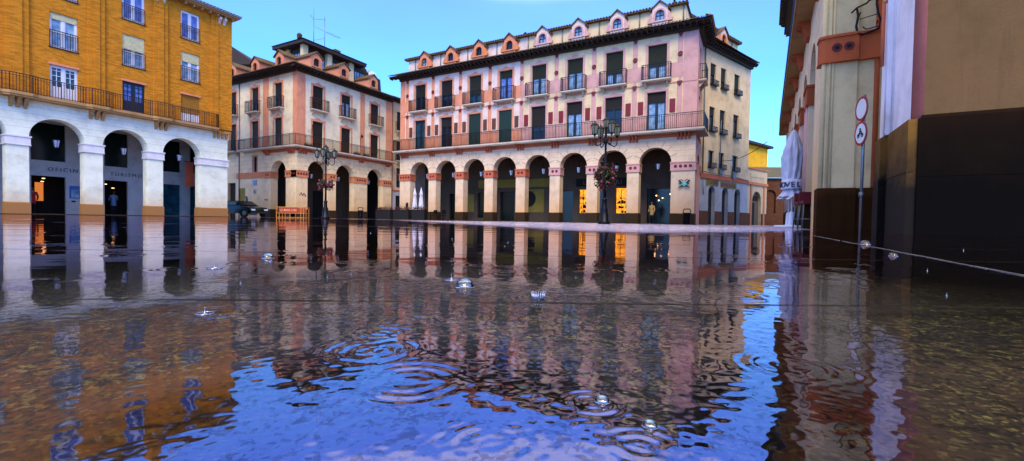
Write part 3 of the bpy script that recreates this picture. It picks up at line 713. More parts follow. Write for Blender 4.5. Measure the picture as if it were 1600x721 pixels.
for x in (3.1,7.2,11.2): dormer(MBD,FL,x,.5,15.1,'peach','salmon','frame_blue','glass_dark',flare=False,depth=2.5,hw=.66)
b=MB()
for x in (3.0,6.0,9.0,12.0): b.box(x-.3,x+.3,2.85,3.3,15.2,17.95)
for y in (5.9,): b.box(3.0,3.3,y-.3,y+.3,15.2,17.95)
b.build('penthouse_pillar',M['cream_plaster'],MBD)
b=MB(); b.box(3.2,12.2,3.3,3.35,15.2,17.9); b.box(3.2,3.25,3.3,8,15.2,17.9); b.build('penthouse_wall',M['wood_dark'],MBD)
b=MB()
for x0_,x1_ in ((3.35,5.65),(6.35,8.65),(9.35,11.65)):
    n=6
    for i in range(n):
        x=x0_+(x1_-x0_)*(i+.5)/n; b.box(x-.12,x+.12,3.25,3.3,16.0,17.3)
for i in range(5): y=3.7+i*.45; b.box(3.14,3.2,y-.13,y+.13,16.0,17.3)
b.build('penthouse_window',M['glass_blue'],MBD)
b=MB()
ev=[(2.2,2.2),(10.6,2.2),(10.6,8.0),(2.2,8.0)]
b.add([(2.2,2.2,18.3),(10.8,2.2,18.3),(10.8,7.5,18.3),(2.2,7.5,18.3),(4.5,4.8,19.4),(8.8,4.8,19.4)],[(0,1,5,4),(1,2,5),(2,3,4,5),(3,0,4)])
b.add([(2.2,2.2,18.3),(10.8,2.2,18.3),(10.8,7.5,18.3),(2.2,7.5,18.3)],[(3,2,1,0)])
b.box(2.3,10.7,2.3,7.4,17.95,18.28)
b.add([(10.0,3.5,18.2),(13.2,2.6,17.2),(13.4,2.6,15.6),(13.4,7,15.6),(13.2,7,17.2),(10,7,18.6)],[(0,1,4,5),(1,2,3,4),(0,1,2),])
b.prism([(9.6,18.6),(11.2,18.5),(12.6,17.2),(13.2,15.8),(9.6,15.8)],'y',3.36,7)
b.build('penthouse_roof',M['wood_dark'],MBD)
b=MB(); b.lathe([(.25,19.0),(.25,19.35),(.3,19.4),(.1,19.6)],3.4,4.4,8); b.box(8.1,8.9,4.6,5.4,18.6,19.6); b.build('chimney',M['roof'],MBD)
# antenna and satellite dish stand on the roof
def worldM(p): return Vector((-38.35,27.2,0))+Vector((-p[1],p[0],p[2]))
AT=thing('antenna','thin twin mast television antenna on the dark penthouse roof','antenna',worldM((5.2,4.5,19.0)))
b=MB(); b.tube([(0,0,-.2),(0,0,2.9)],.035,5); b.tube([(0,0,2.9),(0,0,4.0)],.02,5); b.build('mast',M['metal'],AT)
b=MB(); b.tube([(0,1.4,-.6),(0,1.4,3.6)],.03,5); b.build('mast',M['metal'],AT)
b=MB(); b.tube([(0,-.1,2.0),(0,3.6,2.0)],.018,5); b.tube([(0,0,2.8),(0,1.5,3.3)],.018,5); b.tube([(0,0,.5),(0,1.4,1.2)],.018,5); b.tube([(-.5,.3,3.0),(.6,-.9,2.8)],.018,5)
for i in range(7): b.tube([(-.35,1.7+i*.28,2.0),(.35,1.7+i*.28,2.0)],.012,4)
b.build('aerial_elements',M['metal'],AT)
DS=thing('satellite_dish','pale round satellite dish at the right end of the penthouse roof','dish',worldM((11.6,2.3,15.3)))
b=MB(); b.tube([(0,0,0),(0,0,1.6)],.04,6); b.build('pole',M['metal'],DS)
b=MB(Matrix.Translation((0.05,-.05,1.95))@Matrix.Rotation(R(75),4,(0.5,1,0))); b.lathe([(.02,-.1),(.2,-.08),(.38,-.0),(.45,.05),(.44,.06),(.36,.02),(.02,-.07)],n=18); b.build('dish',M['frame_white'],DS)
# house behind in the side street and a dark roof beyond
YB=thing('street_house','narrow ochre house with iron balconies in the side street between the two arcaded buildings','building',(-38.6,39.9,0),90)
b=MB(); wy=[1.5,4.4]; skin(b,0,7,3.6,14.6,[('r',x-.5,x+.5,z,z+2.4) for x in wy for z in (3.9,7.2,10.8)],.25); b.build('wall',M['cream_plaster'],YB)
b=MB(); skin(b,0,7,0,3.6,[('r',.9,2.2,0,2.9),('r',3.6,4.9,0,2.9)],.25); b.build('shop_front',M['office'],YB)
b=MB(); b.box(.1,6.9,.3,6,0,14.5); b.build('inner_wall',M['dark'],YB)
for x in wy:
    for z in (3.9,7.2,10.8):
        window(YB,I,x,z,z+2.4,.5,.2,'french','frame_blue','glass_dark','blind_black',.6)
        if z>4: balcony(YB,I,x,z-.02,.8,.45)
b=MB(); eaves(b,0,7,14.4,.7); b.add([(-.1,-.8,14.66),(7.1,-.8,14.66),(7.1,4,16.2),(-.1,4,16.2)],[(0,1,2,3)]); b.build('roof',M['wood_dark'],YB)
b=MB(); b.box(0,7,-.06,0,3.45,3.6); b.tube([(.2,-.08,0),(.2,-.08,14)],.04,6); b.tube([(0,-.5,5.6),(1.6,-.3,5.4),(3,-.1,5.5)],.02,5); b.build('drainpipe',M['band'],YB)
DRH=thing('distant_house','far house with dark pitched roof behind the left end of the cream building','house',(-56.2,33.3,0),28)
b=MB(); b.box(-9,-1.2,.6,6,0,19.3); b.build('wall',M['cream_plaster'],DRH)
b=MB(); b.prism([(-10,19.2),(0,19.2),(0.1,19.75),(-1.3,20.7),(-2.5,21.55),(-8,21.75),(-10,20.5)],'y',0,7); b.build('roof',M['wood_dark'],DRH)
# ================================================================== BRICK BUILDING (left)
BB=thing('brick_building','orange brick building over a white stone arcade, tourist office behind its arches','building',(-36.9,0,0),90)
ax=[3.71,7.02,10.33,13.64,16.95]; r_=1.22; x0_=1.6; XE=20.1
b=MB(); skin(b,x0_,XE,0,6.6,[('a',x,r_,0,4.5) for x in ax],.8)
b.quad((XE,0,0),(XE,5,0),(XE,5,6.6),(XE,0,6.6)); b.quad((x0_,9,0),(x0_,0,0),(x0_,0,6.6),(x0_,9,6.6)); b.build('arcade',[M['white_stone'],M['joint']],BB)
eb=[(x0_,ax[0]-r_)]+[(ax[k]+r_,ax[k+1]-r_) for k in range(4)]+[(ax[4]+r_,XE)]
M['white_cap']=plaster('white_capital',lin('dcdce4'),drips=.2); M['white_base']=plaster('stained_base',lin('e0c89c'),low=lin('96683a'),lowh=.5,amt=.6)
piers(BB,I,eb,'white_cap',dep=.8,z0=4.0,z1=4.5,dots=False,basem='white_base',bh=.7)
wb=[3.75,7.2,10.62,14.06,17.47]; hb=[]
rows=((7.0,8.95),(10.0,12.07),(13.03,15.05))
for x in wb:
    for a,c in rows: hb.append(('r',x-.62,x+.62,a,c))
b=MB(); skin(b,x0_,20.37,6.6,15.62,hb,.28); b.quad((20.37,0,6.6),(20.37,9,6.6),(20.37,9,15.62),(20.37,0,15.62)); b.quad((x0_,9,6.6),(x0_,0,6.6),(x0_,0,15.62),(x0_,9,15.62))
for xa,xb in ((4.95,5.75),(8.22,9.12),(11.7,12.52),(15.15,16.0),(18.85,20.375)):
    b.box(xa,xb,-.11,.002,6.87,15.6)
    b.box(xa+.27,xb-.27 if xb<20 else xa+.5,-.17,-.108,6.87,15.6)
b.build('wall',M['orange_brick'],BB)
for i,x in enumerate(wb):
    for j,(a,c) in enumerate(rows):
        if j==0:
            if i in (1,4): window(BB,I,x,a,c,.62,.14,'door','frame_white','glass_teal','blind_orange',.5)
            elif i==3: window(BB,I,x,a,c,.62,.14,'door','frame_blue','glass_violet')
            else: window(BB,I,x,a,c,.62,.14,'door','frame_white','glass_teal')
        elif j==1: window(BB,I,x,a,c,.62,.14,'bars','frame_white','glass_blue','blind_cream',.3 if i!=4 else .45)
        else: window(BB,I,x,a,c,.62,.14,'french','frame_white','glass_violet')
        if j>0:
            b=MB(); railing(b,x-.62,x+.62,-.02,0,a,a+1.02,.11,sides=False,t=.009); b.build('window_rail',M['bronze_iron'],BB)
        b=MB(); b.box(x-.68,x+.68,-.045,.01,a-.05,a)
        if j==0: b.box(x-.68,x+.68,-.06,.0,c,c+.12)
        b.build('sill',M['peach'] if j==0 else M['bronze_iron'],BB)
b=MB()
sg=[(x0_,-.55)]; px=x0_
lines=[]
for xa,xb in ((4.95,5.75),(8.22,9.12),(11.7,12.52),(15.15,16.0)): lines+= [(xa-.25,-.55),(xa,-.72),(xb,-.72),(xb+.25,-.55)]
poly=[(x0_,0.1),(x0_,-.55)]+lines+[(19.2,-.55),(19.2,.1)]
b.prism(poly,'z',6.72,6.87); b.prism([(p[0],p[1]+.06 if p[1]<0 else p[1]) for p in poly],'z',6.62,6.72)
o=b.build('balcony_slab',M['brownslab'],BB)
b=MB(); pl=[(x0_,-.5)]+[(p[0],p[1]+.05) for p in lines]+[(19.15,-.5)]
for i in range(len(pl)-1):
    p,q=Vector(pl[i]+(0,)),Vector(pl[i+1]+(0,)); d=(q-p); l=d.length; ang=math.atan2(d.y,d.x)
    b.M=Matrix.Translation(p)@Matrix.Rotation(ang,4,'Z'); railing(b,0,l,0,0,6.87,7.9,.12,sides=False)
b.M=Matrix(); b.M=T(19.15,-.5,0)@RZ(90); railing(b,0,.5,0,0,6.87,7.9,.12,sides=False)
b.build('railing',M['bronze_iron'],o)
b=MB()
for xa,xb in ((4.95,5.75),(8.22,9.12),(11.7,12.52),(15.15,16.0)): corbels(b,(xa+xb)/2,6.62,3,dep=.5,h=.55,w=.16,gap=.29)
corbels(b,19.55,6.62,4,dep=.3,h=.5,w=.16,gap=.29); b.build('corbel_table',M['brownslab'],BB)
b=MB(); b.box(19.8,20.35,-.08,0,6.6,6.75); b.box(x0_,20.4,-.5,0,15.62,15.72); b.box(x0_,20.75,-.62,0,15.72,15.84); b.box(20.4,20.75,0,9,15.72,15.84)
for x in np.arange(2.1,20.4,.55): b.box(float(x),float(x)+.12,-.42,0,15.45,15.62)
b.build('eaves',M['brownslab'],BB)
b=MB()
for x in (8.67,12.1,15.57,19.6):
    for s in (-.18,.18): b.prism([(0,15.0),(-.12,15.0),(-.2,15.15),(-.4,15.3),(-.4,15.45),(0,15.45)],'x',x+s-.08,x+s+.08)
b.build('eaves_bracket',M['white_cap'],BB)
b=MB(); b.prism([(-.7,15.84),(5,18.2),(10,15.84)],'x',x0_-.2,20.85); tile_edge(b,x0_-.2,20.85,-.75,15.86); b.build('roof',M['roof'],BB)
b=MB(); b.box(15.6,16.4,1.4,2.2,16,18.4); b.build('chimney',M['orange_brick'],BB)
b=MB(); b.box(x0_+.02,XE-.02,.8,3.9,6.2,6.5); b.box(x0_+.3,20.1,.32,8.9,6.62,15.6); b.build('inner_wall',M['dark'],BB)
ops=[(3.3,5.0),(6.7,8.4),(9.0,9.55),(10.1,11.73),(12.55,13.3),(13.75,15.09),(16.05,16.9),(17.2,18.5),(19.2,19.75)]
b=MB(); skin(b,x0_,XE,0,6.2,[('r',a,c,.03,2.5) for a,c in ops]+[('r',a,c,3.5,5.95) for a,c in ops],.2,y=3.7)
b.quad((XE,.8,0),(XE,3.9,0),(XE,3.9,6.2),(XE,.8,6.2)); b.build('office_wall',M['office'],BB)
b=MB()
for a,c in ops: b.box(a,c,3.86,3.88,3.5,5.95)
b.build('transom_glass',M['green_dark'],BB)
b=MB()
for a,c in ops:
    if a in (12.55,16.05,19.2,17.2,9.0): b.box(a,c,3.86,3.88,.03,2.5)
b.build('shop_glass',M['glass_teal'],BB)
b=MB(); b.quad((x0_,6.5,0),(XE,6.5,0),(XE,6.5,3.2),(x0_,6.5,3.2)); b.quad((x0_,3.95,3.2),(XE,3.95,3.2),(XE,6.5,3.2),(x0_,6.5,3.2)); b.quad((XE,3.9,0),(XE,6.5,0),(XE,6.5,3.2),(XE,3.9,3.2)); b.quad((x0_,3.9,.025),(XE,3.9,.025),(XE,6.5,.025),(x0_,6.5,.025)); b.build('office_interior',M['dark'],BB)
b=MB(); b.box(10.75,11.15,5.6,5.65,.9,2.15); b.build('display_panel',M['dimorange'],BB)
b=MB()
for x,y,z in ((10.9,4.6,2.38),(11.0,5.2,2.2),(14.1,4.6,2.25),(14.6,4.8,2.0),(12.9,3.98,2.0)): b.box(x-.07,x+.07,y-.03,y+.03,z-.015,z+.015)
b.build('ceiling_lights',M['bulb'],BB)
text('OFICINA',.36,BB,T(10.85,3.68,2.85),'letter',space=1.35); text('DE',.36,BB,T(13.1,3.68,2.85),'letter',space=1.35); text('TURISMO',.36,BB,T(14.05,3.68,2.85),'letter',space=1.35)
b=MB(); b.box(11.9,12.45,3.66,3.7,1.1,1.95); o=b.build('poster',M['poster_blue'],BB)
b=MB(); b.box(11.98,12.37,3.64,3.66,1.15,1.7); b.build('poster_sheet',M['glass_blue'],o)
b=MB(); b.box(12.0,12.2,3.64,3.7,.85,.95); b.build('letter_slot',M['dark'],BB)
b=MB(); b.box(x0_,XE+.2,-.12,3.9,-.02,.025); b.build('arcade_floor',M['plinth'],BB)
BN=thing('banner','narrow rust red banner hanging in the arch beside the building corner','banner',(-38.3,18.05,2.3))
b=MB(); pts=[]
for i in range(12):
    z=1.9*i/11; pts.append((.03*math.sin(i*.9),z))
b.add([(p[0],-.28,p[1]) for p in pts]+[(p[0]*-.6,.28,p[1]) for p in pts]+[(p[0]+.015,-.28,p[1]) for p in pts]+[(p[0]*-.6+.015,.28,p[1]) for p in pts],
      [(i,i+1,13+i,12+i) for i in range(11)]+[(24+i,36+i,37+i,25+i) for i in range(11)],0,True)
b.build('cloth',M['rust'],BN); b=MB(); b.tube([(0,-.35,1.92),(0,.35,1.92)],.02,6); b.tube([(0,0,1.92),(0,0,3.9)],.012,5); b.build('rod',M['iron'],BN)
# ================================================================== RIGHT SIDE
A2=R(1.4)
def uv(u,v,z=0): c,s=math.cos(A2),math.sin(A2); return (u*c+v*s,-u*s+v*c,z)
RB=thing('arcaded_building','tall arcaded building on the right with orange capital bands and bracketed balcony soffit','building',uv(1.05,12.84),-1.4)
Lr=25.6; FW=T(0,Lr,0)@RZ(-90)
def fv(v): return Lr-(v-12.84)
ac=[15.95,19.1,22.25,25.4,28.8,32.5,36.2]
b=MB(FW); skin(b,0,Lr,0,6.75,[('a',fv(v),1.08,0,4.4) for v in ac],.7); b.build('arcade',[M['cream_stone'],M['joint']],RB)
ed=[(12.84,14.87)]+[(ac[i]+1.08,ac[i+1]-1.08) for i in range(6)]+[(37.28,38.4)]
M['orange_band']=plaster('orange_band',lin('b85c34'),drips=.3)
for a,c in ed[1:]:
    piers(RB,FW,[(fv(c),fv(a))],'orange_band',dep=.7,dots=False,bh=1.0)
    b=MB(FW); xm_=(fv(a)+fv(c))/2
    for s in (-.32,.30): b.tube([(xm_+s,-.02,1.0),(xm_+s,-.02,3.95)],.045,8)
    b.build('pier_moulding',M['pink'],RB)
b=MB(FW); skin(b,0,Lr,6.75,14.25,[('r',fv(v)-.6,fv(v)+.6,z,z+2.5) for v in ac for z in (7,10.7)],.25); b.M=Matrix(); b.quad((0,0,6.75),(8,0,6.75),(8,0,14.25),(0,0,14.25)); b.build('wall',M['pale_plaster'],RB)
for v in ac:
    for z in (7,10.7): window(RB,FW,fv(v),z,z+2.5,.6,.18,'french','frame_blue','glass_dark','blind_black',.5)
b=MB(); b.box(-.48,0,-.5,Lr,6.75,6.87); b.box(-.43,0,-.45,Lr,6.70,6.75)
for i in range(18): b.box(-.42,-.02,-.3+i*1.5,-.29+i*1.5,6.692,6.70)
o=b.build('balcony_slab',M['brownslab'],RB)
b=MB(FW); railing(b,0,Lr+.45,-.44,0,6.87,7.95,.14,sides=False); b.box(0,Lr+.45,-.43,-.42,6.9,7.85); b.build('railing',M['navy'],o)
for v in (14.3,17.5,20.65,23.8,27.1,30.65,34.4):
    b=MB(FW); corbels(b,fv(v),6.70,4,dep=.36,h=.5,w=.11,gap=.19); b.build('corbel',M['orange_band'],RB)
b=MB(FW); eaves(b,0,Lr,14.1,.62,e0=-1.5,e1=.5); b.build('eaves',M['wood_dark'],RB)
b=MB(); b.prism([(-.7,14.3),(4,16.5),(8,14.3)],'y',-.5,Lr-1.5); b.build('roof',M['roof'],RB)
b=MB(); b.box(.72,8,.4,Lr,0,14.2) ; b.build('inner_wall',M['dark'],RB)
# big end pier (south face) with rounded edge mouldings
b=MB(); 
prof=[(0,.0),(0,-.0)]
b.box(.0,.14,-.02,.7,1.0,6.74); b.box(.14,.66,0,.7,1.0,6.74); b.box(.66,1.5,.06,.7,1.0,6.74)
b.box(.7,6,.3,.6,1.0,6.74)
for x,rr in ((.02,.05),(.13,.03),(.20,.022)): b.tube([(x,-.015,1.0),(x,-.015,6.7)],rr,10)
b.build('end_pier',M['cream_stone2'],RB)
b=MB(); b.tube([(1.02,.03,1.0),(1.02,.03,6.7)],.05,8); b.build('pier_moulding',M['orange_band'],RB)
def fcap(b):
    # band following the pier with a rounded corner
    pts=[(-.09,.3),(-.09,.06),(-.06,-.05),(.03,-.10),(.2,-.11),(.66,-.11),(.66,-.05),(1.2,-.05),(1.2,.3)]
    b.prism(pts,'z',3.98,4.50); b.prism([(p[0]*1.0-.02 if p[0]<.1 else p[0],p[1]-.03 if p[1]<.2 else p[1]) for p in pts],'z',4.50,4.56); b.prism([(p[0]-.015 if p[0]<.1 else p[0],p[1]-.02 if p[1]<.2 else p[1]) for p in pts],'z',3.93,3.98)
    for x in (.25,.48):
        n=18; b.add([(x+.085*math.cos(2*PI*j/n),-.125,4.26+.085*math.sin(2*PI*j/n)) for j in range(n)],[tuple(range(n))],1); b.tube([(x+.085*math.cos(2*PI*j/n),-.12,4.26+.085*math.sin(2*PI*j/n)) for j in range(n+1)],.014,6,1)
        for a in range(0,180,45): c,s_=math.cos(R(a)),math.sin(R(a)); b.tube([(x-.06*c,-.128,4.26-.06*s_),(x+.06*c,-.128,4.26+.06*s_)],.01,4,2)
b=MB(); fcap(b); b.build('capital',[M['orange_band'],M['maroon'],M['dark']],RB)
M['dark_plinth']=plaster('dark_brown_plinth',lin('6e4420'),low=lin('0a0604'),lowh=.8,amt=.5,drips=.8,spec=.05)
b=MB(); b.box(-.04,.70,-.05,.72,0,1.0); b.box(.70,5,.01,.6,0,.99); b.build('plinth',M['dark_plinth'],RB)
# twisted iron lamp bracket on the pier
IB=thing('iron_bracket','bent black wrought iron bracket fixed above the orange band of the near pier','bracket',uv(1.05+.9,12.72,5.0),-1.4)
def pb(x,y): return ((1200+x/6.01-1330)*.0107+1.61-1.95, .0,(5.34-.0148*y/6.01)-5.0)
b=MB(); b.tube([pb(745,140),pb(800,102),pb(900,75),pb(965,15),pb(1000,-60)],.02,6); b.build('arm',M['iron'],IB)
b=MB(); b.tube([pb(800,100),pb(818,180),pb(800,270),pb(815,335),pb(870,355),pb(960,338),pb(1030,320),pb(1042,240),pb(1020,190),pb(1000,100),pb(1005,0),pb(1000,-60)],.024,6); b.build('loop',M['iron'],IB)
b=MB(); b.tube([pb(900,62),pb(1032,42)],.01,5); b.tube([pb(830,212),pb(1035,186)],.01,5); b.tube([pb(865,285),pb(900,312),pb(950,310),pb(1020,300)],.014,5)
for p in ((840,150),(1015,250)): q=pb(*p); b.tube([q,(q[0],.14,q[2])],.015,5)
b.build('cross_bars',M['iron'],IB)
# nearest block
NB=thing('corner_building','nearest stained building at the right edge with white west face and blackened plinth','building',uv(1.98,9.37),-1.4)
M['olive_brown']=plaster('olive_brown_render',lin('6a5030'),drips=.6)
M['white_blue']=plaster('white_render',lin('f2eef6'),drips=.3)
M['mauve']=plaster('mauve_strip',lin('b06a62'),drips=.5)
M['black_plinth']=plaster('blackened_plinth',lin('241408'),low=lin('040302'),lowh=1.0,amt=.62,drips=.8,spec=.08)
M['ochre_plinth']=plaster('ochre_plinth',lin('8e6424'),low=lin('080604'),lowh=.8,amt=.62,drips=.9)
b=MB(); b.box(0,.04,.14,1.42,1.85,9); b.box(-.09,.04,1.42,1.9,1.85,9); b.box(.02,6,1.8,1.88,1.85,9); b.build('west_wall',M['white_blue'],NB)
b=MB(); b.tube([(.0,1.35,1.86),(.0,1.35,9)],.035,8); b.tube([(-.09,1.47,1.86),(-.09,1.47,9)],.02,8); b.build('wall_moulding',M['white_blue'],NB)
b=MB(); b.box(.12,6,.0,1.8,1.85,9); b.build('south_wall',M['olive_brown'],NB)
b=MB(); b.tube([(.09,.09,1.84),(.09,.09,9)],.10,16); b.build('corner_strip',M['mauve'],NB)
b=MB(); b.box(.06,6,-.06,1.8,0,1.84); b.prism([(-.06,1.84),(0,1.9),(.2,1.9),(.2,1.84)],'x',.1,6); b.box(.06,6,-.066,-.058,.92,.94); b.box(1.4,1.412,-.066,-.058,0,1.84); b.box(2.7,2.712,-.066,-.058,0,1.84); b.build('south_plinth',M['black_plinth'],NB)
b=MB(); b.box(-.06,.058,-.03,1.38,0,1.84); b.box(-.15,.058,1.46,1.92,0,1.80); b.box(-.07,.02,-.04,1.38,1.0,1.03); b.box(-.165,.0,1.46,1.93,0,1.02); b.build('west_plinth',M['ochre_plinth'],NB)
b=MB(); b.tube([(-.14,1.62,3.2),(-.14,1.62,4.4)],.03,8); b.tube([(-.14,1.62,4.4),(-.05,1.62,4.5)],.03,8); b.build('pipe_stub',M['band'],NB)
# ================================================================== LAMP POSTS
def lamp_post(loc,label,rz):
    t=thing('street_lamp',label,'street lamp',loc,rz,'five branched iron lamp posts on the square')
    b=MB(); b.lathe([(.30,0),(.30,.12),(.24,.2),(.22,.5),(.17,.62),(.19,.7),(.13,.85),(.11,1.15),(.15,1.22),(.09,1.3)],n=12); b.build('base',M['iron'],t)
    b=MB(); b.lathe([(.075,1.3),(.06,2.6),(.085,2.65),(.055,2.72),(.05,3.9),(.09,3.98),(.10,4.1),(.06,4.2),(.045,4.75),(.07,4.8),(.03,4.95)],n=12); b.build('pole',M['iron'],t)
    def lan(t,x,y,z,s=1.0):
        b=MB(T(x,y,z)); b.lathe([(.02*s,.66*s),(.03*s,.60*s),(.09*s,.56*s),(.2*s,.46*s),(.22*s,.44*s),(.2*s,.42*s)],n=6,smooth=False); b.lathe([(.12*s,.02),(.05*s,-.05),(.03*s,-.09)],n=6,smooth=False)
        for k in range(6): a=2*PI*k/6; b.tube([(.115*s*math.cos(a),.115*s*math.sin(a),.0),(.2*s*math.cos(a),.2*s*math.sin(a),.43*s)],.013,4)
        o=b.build('lantern',M['iron'],t)
        g=MB(T(x,y,z)); g.lathe([(.105*s,.02),(.185*s,.42*s)],n=6,smooth=False); g.build('lantern_glass',M['lamp_glass_dark'],o)
    for k in range(4):
        a=R(90*k); c,s=math.cos(a),math.sin(a)
        P=[(.06,4.05),(.2,3.98),(.32,3.88),(.46,3.82),(.58,3.92),(.6,4.1),(.6,4.3)]
        b=MB(); b.tube([(p[0]*c,p[0]*s,p[1]) for p in P],.025,6); b.tube([(.07*c,.07*s,4.35),(.22*c,.22*s,4.28),(.3*c,.3*s,4.12),(.22*c,.22*s,4.02)],.016,5); b.build('arm',M['iron'],t)
        lan(t,.6*c,.6*s,4.36)
    lan(t,0,0,4.72,.85)
    return t
lamp_post((-6.45,21.31,0),'black iron lamp post with full magenta flower ring before the lit shop',43)
lamp_post((-26.85,21.35,0),'black iron lamp post beside the orange barrier with a small flower ring',34)
M['leaf']=plain('petunia_leaves',lin('1c3a14'),.6,var=.5)
M['petal']=plain('magenta_petals',lin('7a1238'),.6,var=.5,scale=30)
M['petal2']=plain('pink_petals',lin('a83a5c'),.6,var=.3)
def flowers(loc,label,rad,hh,n,droop):
    t=thing('flower_basket',label,'flower basket',loc,0,'flower rings on the lamp posts')
    b=MB(); 
    for z,r in ((-.12,rad*.75),(-.25,rad*.5)): b.tube([(r*math.cos(2*PI*k/20),r*math.sin(2*PI*k/20),z) for k in range(21)],.015,5)
    for k in range(10): a=2*PI*k/10; b.tube([(rad*.78*math.cos(a),rad*.78*math.sin(a),-.05),(rad*.5*math.cos(a),rad*.5*math.sin(a),-.26),(.06,0,-.28)],.01,4)
    b.build('basket',M['iron'],t)
    for nm,mt,cnt,sz in (('leaves','leaf',int(n*1.2),.075),('blossoms',('petal','petal2'),int(n*.6),.05)):
        b=MB()
        for i in range(cnt):
            a=random.uniform(0,2*PI); q=random.gauss(0,1); rr=rad*(.74+.17*random.gauss(0,1)+.10*math.sin(4*a+1)); z=hh*.34*random.gauss(0,1)*(1+.5*math.sin(3*a))+.08*math.sin(5*a)
            if random.random()<droop: z-=random.uniform(0,hh*1.1)*abs(math.sin(4*a)); rr*=1.05
            p=Vector((rr*math.cos(a),rr*math.sin(a),z)); u=Vector((random.gauss(0,1),random.gauss(0,1),random.gauss(0,1))).normalized(); v=u.cross(Vector((random.gauss(0,1),random.gauss(0,1),random.gauss(0,1)))).normalized()
            s=sz*random.uniform(.7,1.3)
            if nm=='leaves': vs=[p-u*s,p+v*s*.5,p+u*s,p-v*s*.5]; b.add([tuple(x) for x in vs],[(0,1,2,3)])
            else: b.add([tuple(p+(u*math.cos(2*PI*k/5)+v*math.sin(2*PI*k/5))*s) for k in range(5)],[(0,1,2,3,4)],0 if random.random()<.7 else 1)
        b.build(nm,[M[x] for x in mt] if isinstance(mt,tuple) else M[mt],t)
flowers((-6.45,21.31,2.45),'full trailing ring of magenta petunias round the lamp post before the lit shop',.47,.46,1100,.35)
flowers((-26.85,21.35,2.45),'small low ring of dark pink flowers round the lamp post beside the barrier',.5,.26,800,.1)
# lanterns hung in the arches
def lantern(loc,label,rz=0):
    t=thing('hanging_lantern',label,'lantern',loc,rz,'lanterns hanging in the arcades'); add_lantern_parts(t); return t
PL=['first','second','third','fourth','fifth','sixth','seventh','eighth']
l0=None
for k,x in enumerate(cx):
    loc=(-31.8+x,35.45,4.2); lab='lantern hanging in the %s arch from the left of the pink building'%PL[k]
    if l0 is None: l0=lantern(loc,lab)
    else: dup(l0,loc,0,lab)
for k,y in enumerate((10.6,13.95,17.3)): dup(l0,(-38.15,y,4.15),0,'lantern in the %s white arch of the brick building'%('OFICINA','TURISMO','banner')[k])
dup(l0,(-38.15,7.0,4.15),0,'lantern in the white arch cut by the left edge')
for k,y in enumerate((29.75,33.1,37.4)): dup(l0,(-39.6,y,4.0),0,'lantern in the %s right-hand arch of the cream corner building'%PL[k])
dup(l0,(-41.1,28.6,4.0),0,'lantern in the single left-face arch above the JOIA sign')
# ================================================================== SMALL THINGS
# green emblem on the pier
EM=thing('emblem_sign','green and turquoise ironwork emblem on the last pier of the pink building','sign',(-4.45,34.1,2.97))
M['emerald']=plain('dark_emerald',lin('0c3a2c'),.4); M['turq']=plain('pale_turquoise',lin('7cc0b4'),.4)
b=MB()
for s in (-1,1):
    b.prism([(s*.08,.02),(s*.34,.30),(s*.42,.18),(s*.30,.12),(s*.36,-.02),(s*.2,.0)],'y',-.05,-.02); b.prism([(s*.06,-.06),(s*.38,-.24),(s*.40,-.32),(s*.1,-.22)],'y',-.05,-.02)
    b.tube([(s*.05,-.04,.2),(s*.2,-.04,.3),(s*.3,-.04,.2),(s*.2,-.04,.1)],.03,6)
b.build('scrolls',M['emerald'],EM)
b=MB(); n=16; b.prism([(.17*math.cos(2*PI*k/n)*1.25,.16*math.sin(2*PI*k/n)) for k in range(n)],'y',-.04,-.0)
for a in range(0,360,45): c,s=math.cos(R(a)),math.sin(R(a)); b.prism([(.12*c-.03*s,.12*s+.03*c),(.30*c,.27*s),(.12*c+.03*s,.12*s-.03*c)],'y',-.03,-.01)
b.build('rosette',M['turq'],EM)
# litter bins
def bin_(loc,label,rz):
    t=thing('litter_bin',label,'litter bin',loc,rz,'dark litter bins beside the arcades')
    b=MB(); b.lathe([(.22,.03),(.24,.05),(.25,.78),(.27,.80),(.27,.84)],n=18); b.build('bin_body',M['iron'],t)
    b=MB(); b.tube([(-.24,0,.8),(-.24,0,1.0),(-.16,0,1.1),(.16,0,1.1),(.24,0,1.0),(.24,0,.8)],.035,8); b.box(-.2,.2,-.14,.14,1.08,1.12); b.build('hood',M['iron'],t)
bin_((-4.1,33.2,0),'dark litter bin in front of the last pier under the green emblem',10)
bin_((-33.9,31.0,0),'dark litter bin between the arches of the cream corner building',60)
# orange barrier
BR=thing('work_barrier','square orange and yellow work barrier with a red printed banner at the corner pier','barrier',(-31.0,21.7,0),28.6)
M['by']=plain('barrier_yellow',lin('c47c14'),.5,var=.1); M['br']=plain('banner_red',lin('96340c'),.6,var=.3); M['bw']=plain('banner_print',lin('e09058'),.6,var=.2)
b=MB()
for x in (-1.2,-.95,0,.95,1.2):
    for y in (-.5,.5): b.box(x-.02,x+.02,y-.02,y+.02,0,.92)
for y in (-.5,.5):
    for z in (.06,.4,.9): b.box(-1.2,1.2,y-.018,y+.018,z-.018,z+.018)
for x in (-1.2,1.2):
    for z in (.06,.4,.9): b.box(x-.018,x+.018,-.5,.5,z-.018,z+.018)
for x in np.arange(-1.1,1.2,.14): b.box(float(x)-.008,float(x)+.008,-.5,-.49,.4,.9)
b.build('frame',M['by'],BR)
b=MB(); b.box(-.95,.75,-.54,-.52,.43,.87); b.box(-.9,.9,.48,.49,.42,.86); b.build('banner',M['br'],BR)
b=MB()
for x,w in ((-.86,.03),(-.78,.03),(-.7,.05),(-.52,.11),(-.38,.06),(-.28,.08),(-.16,.05),(-.06,.07),(.12,.03),(.2,.03),(.32,.07),(.42,.06),(.52,.05)):
    b.box(x,x+w,-.546,-.541,.55+.02*(w>.05),.55+.18)
b.build('banner_print',M['bw'],BR); BR.scale=(.86,.86,.92)
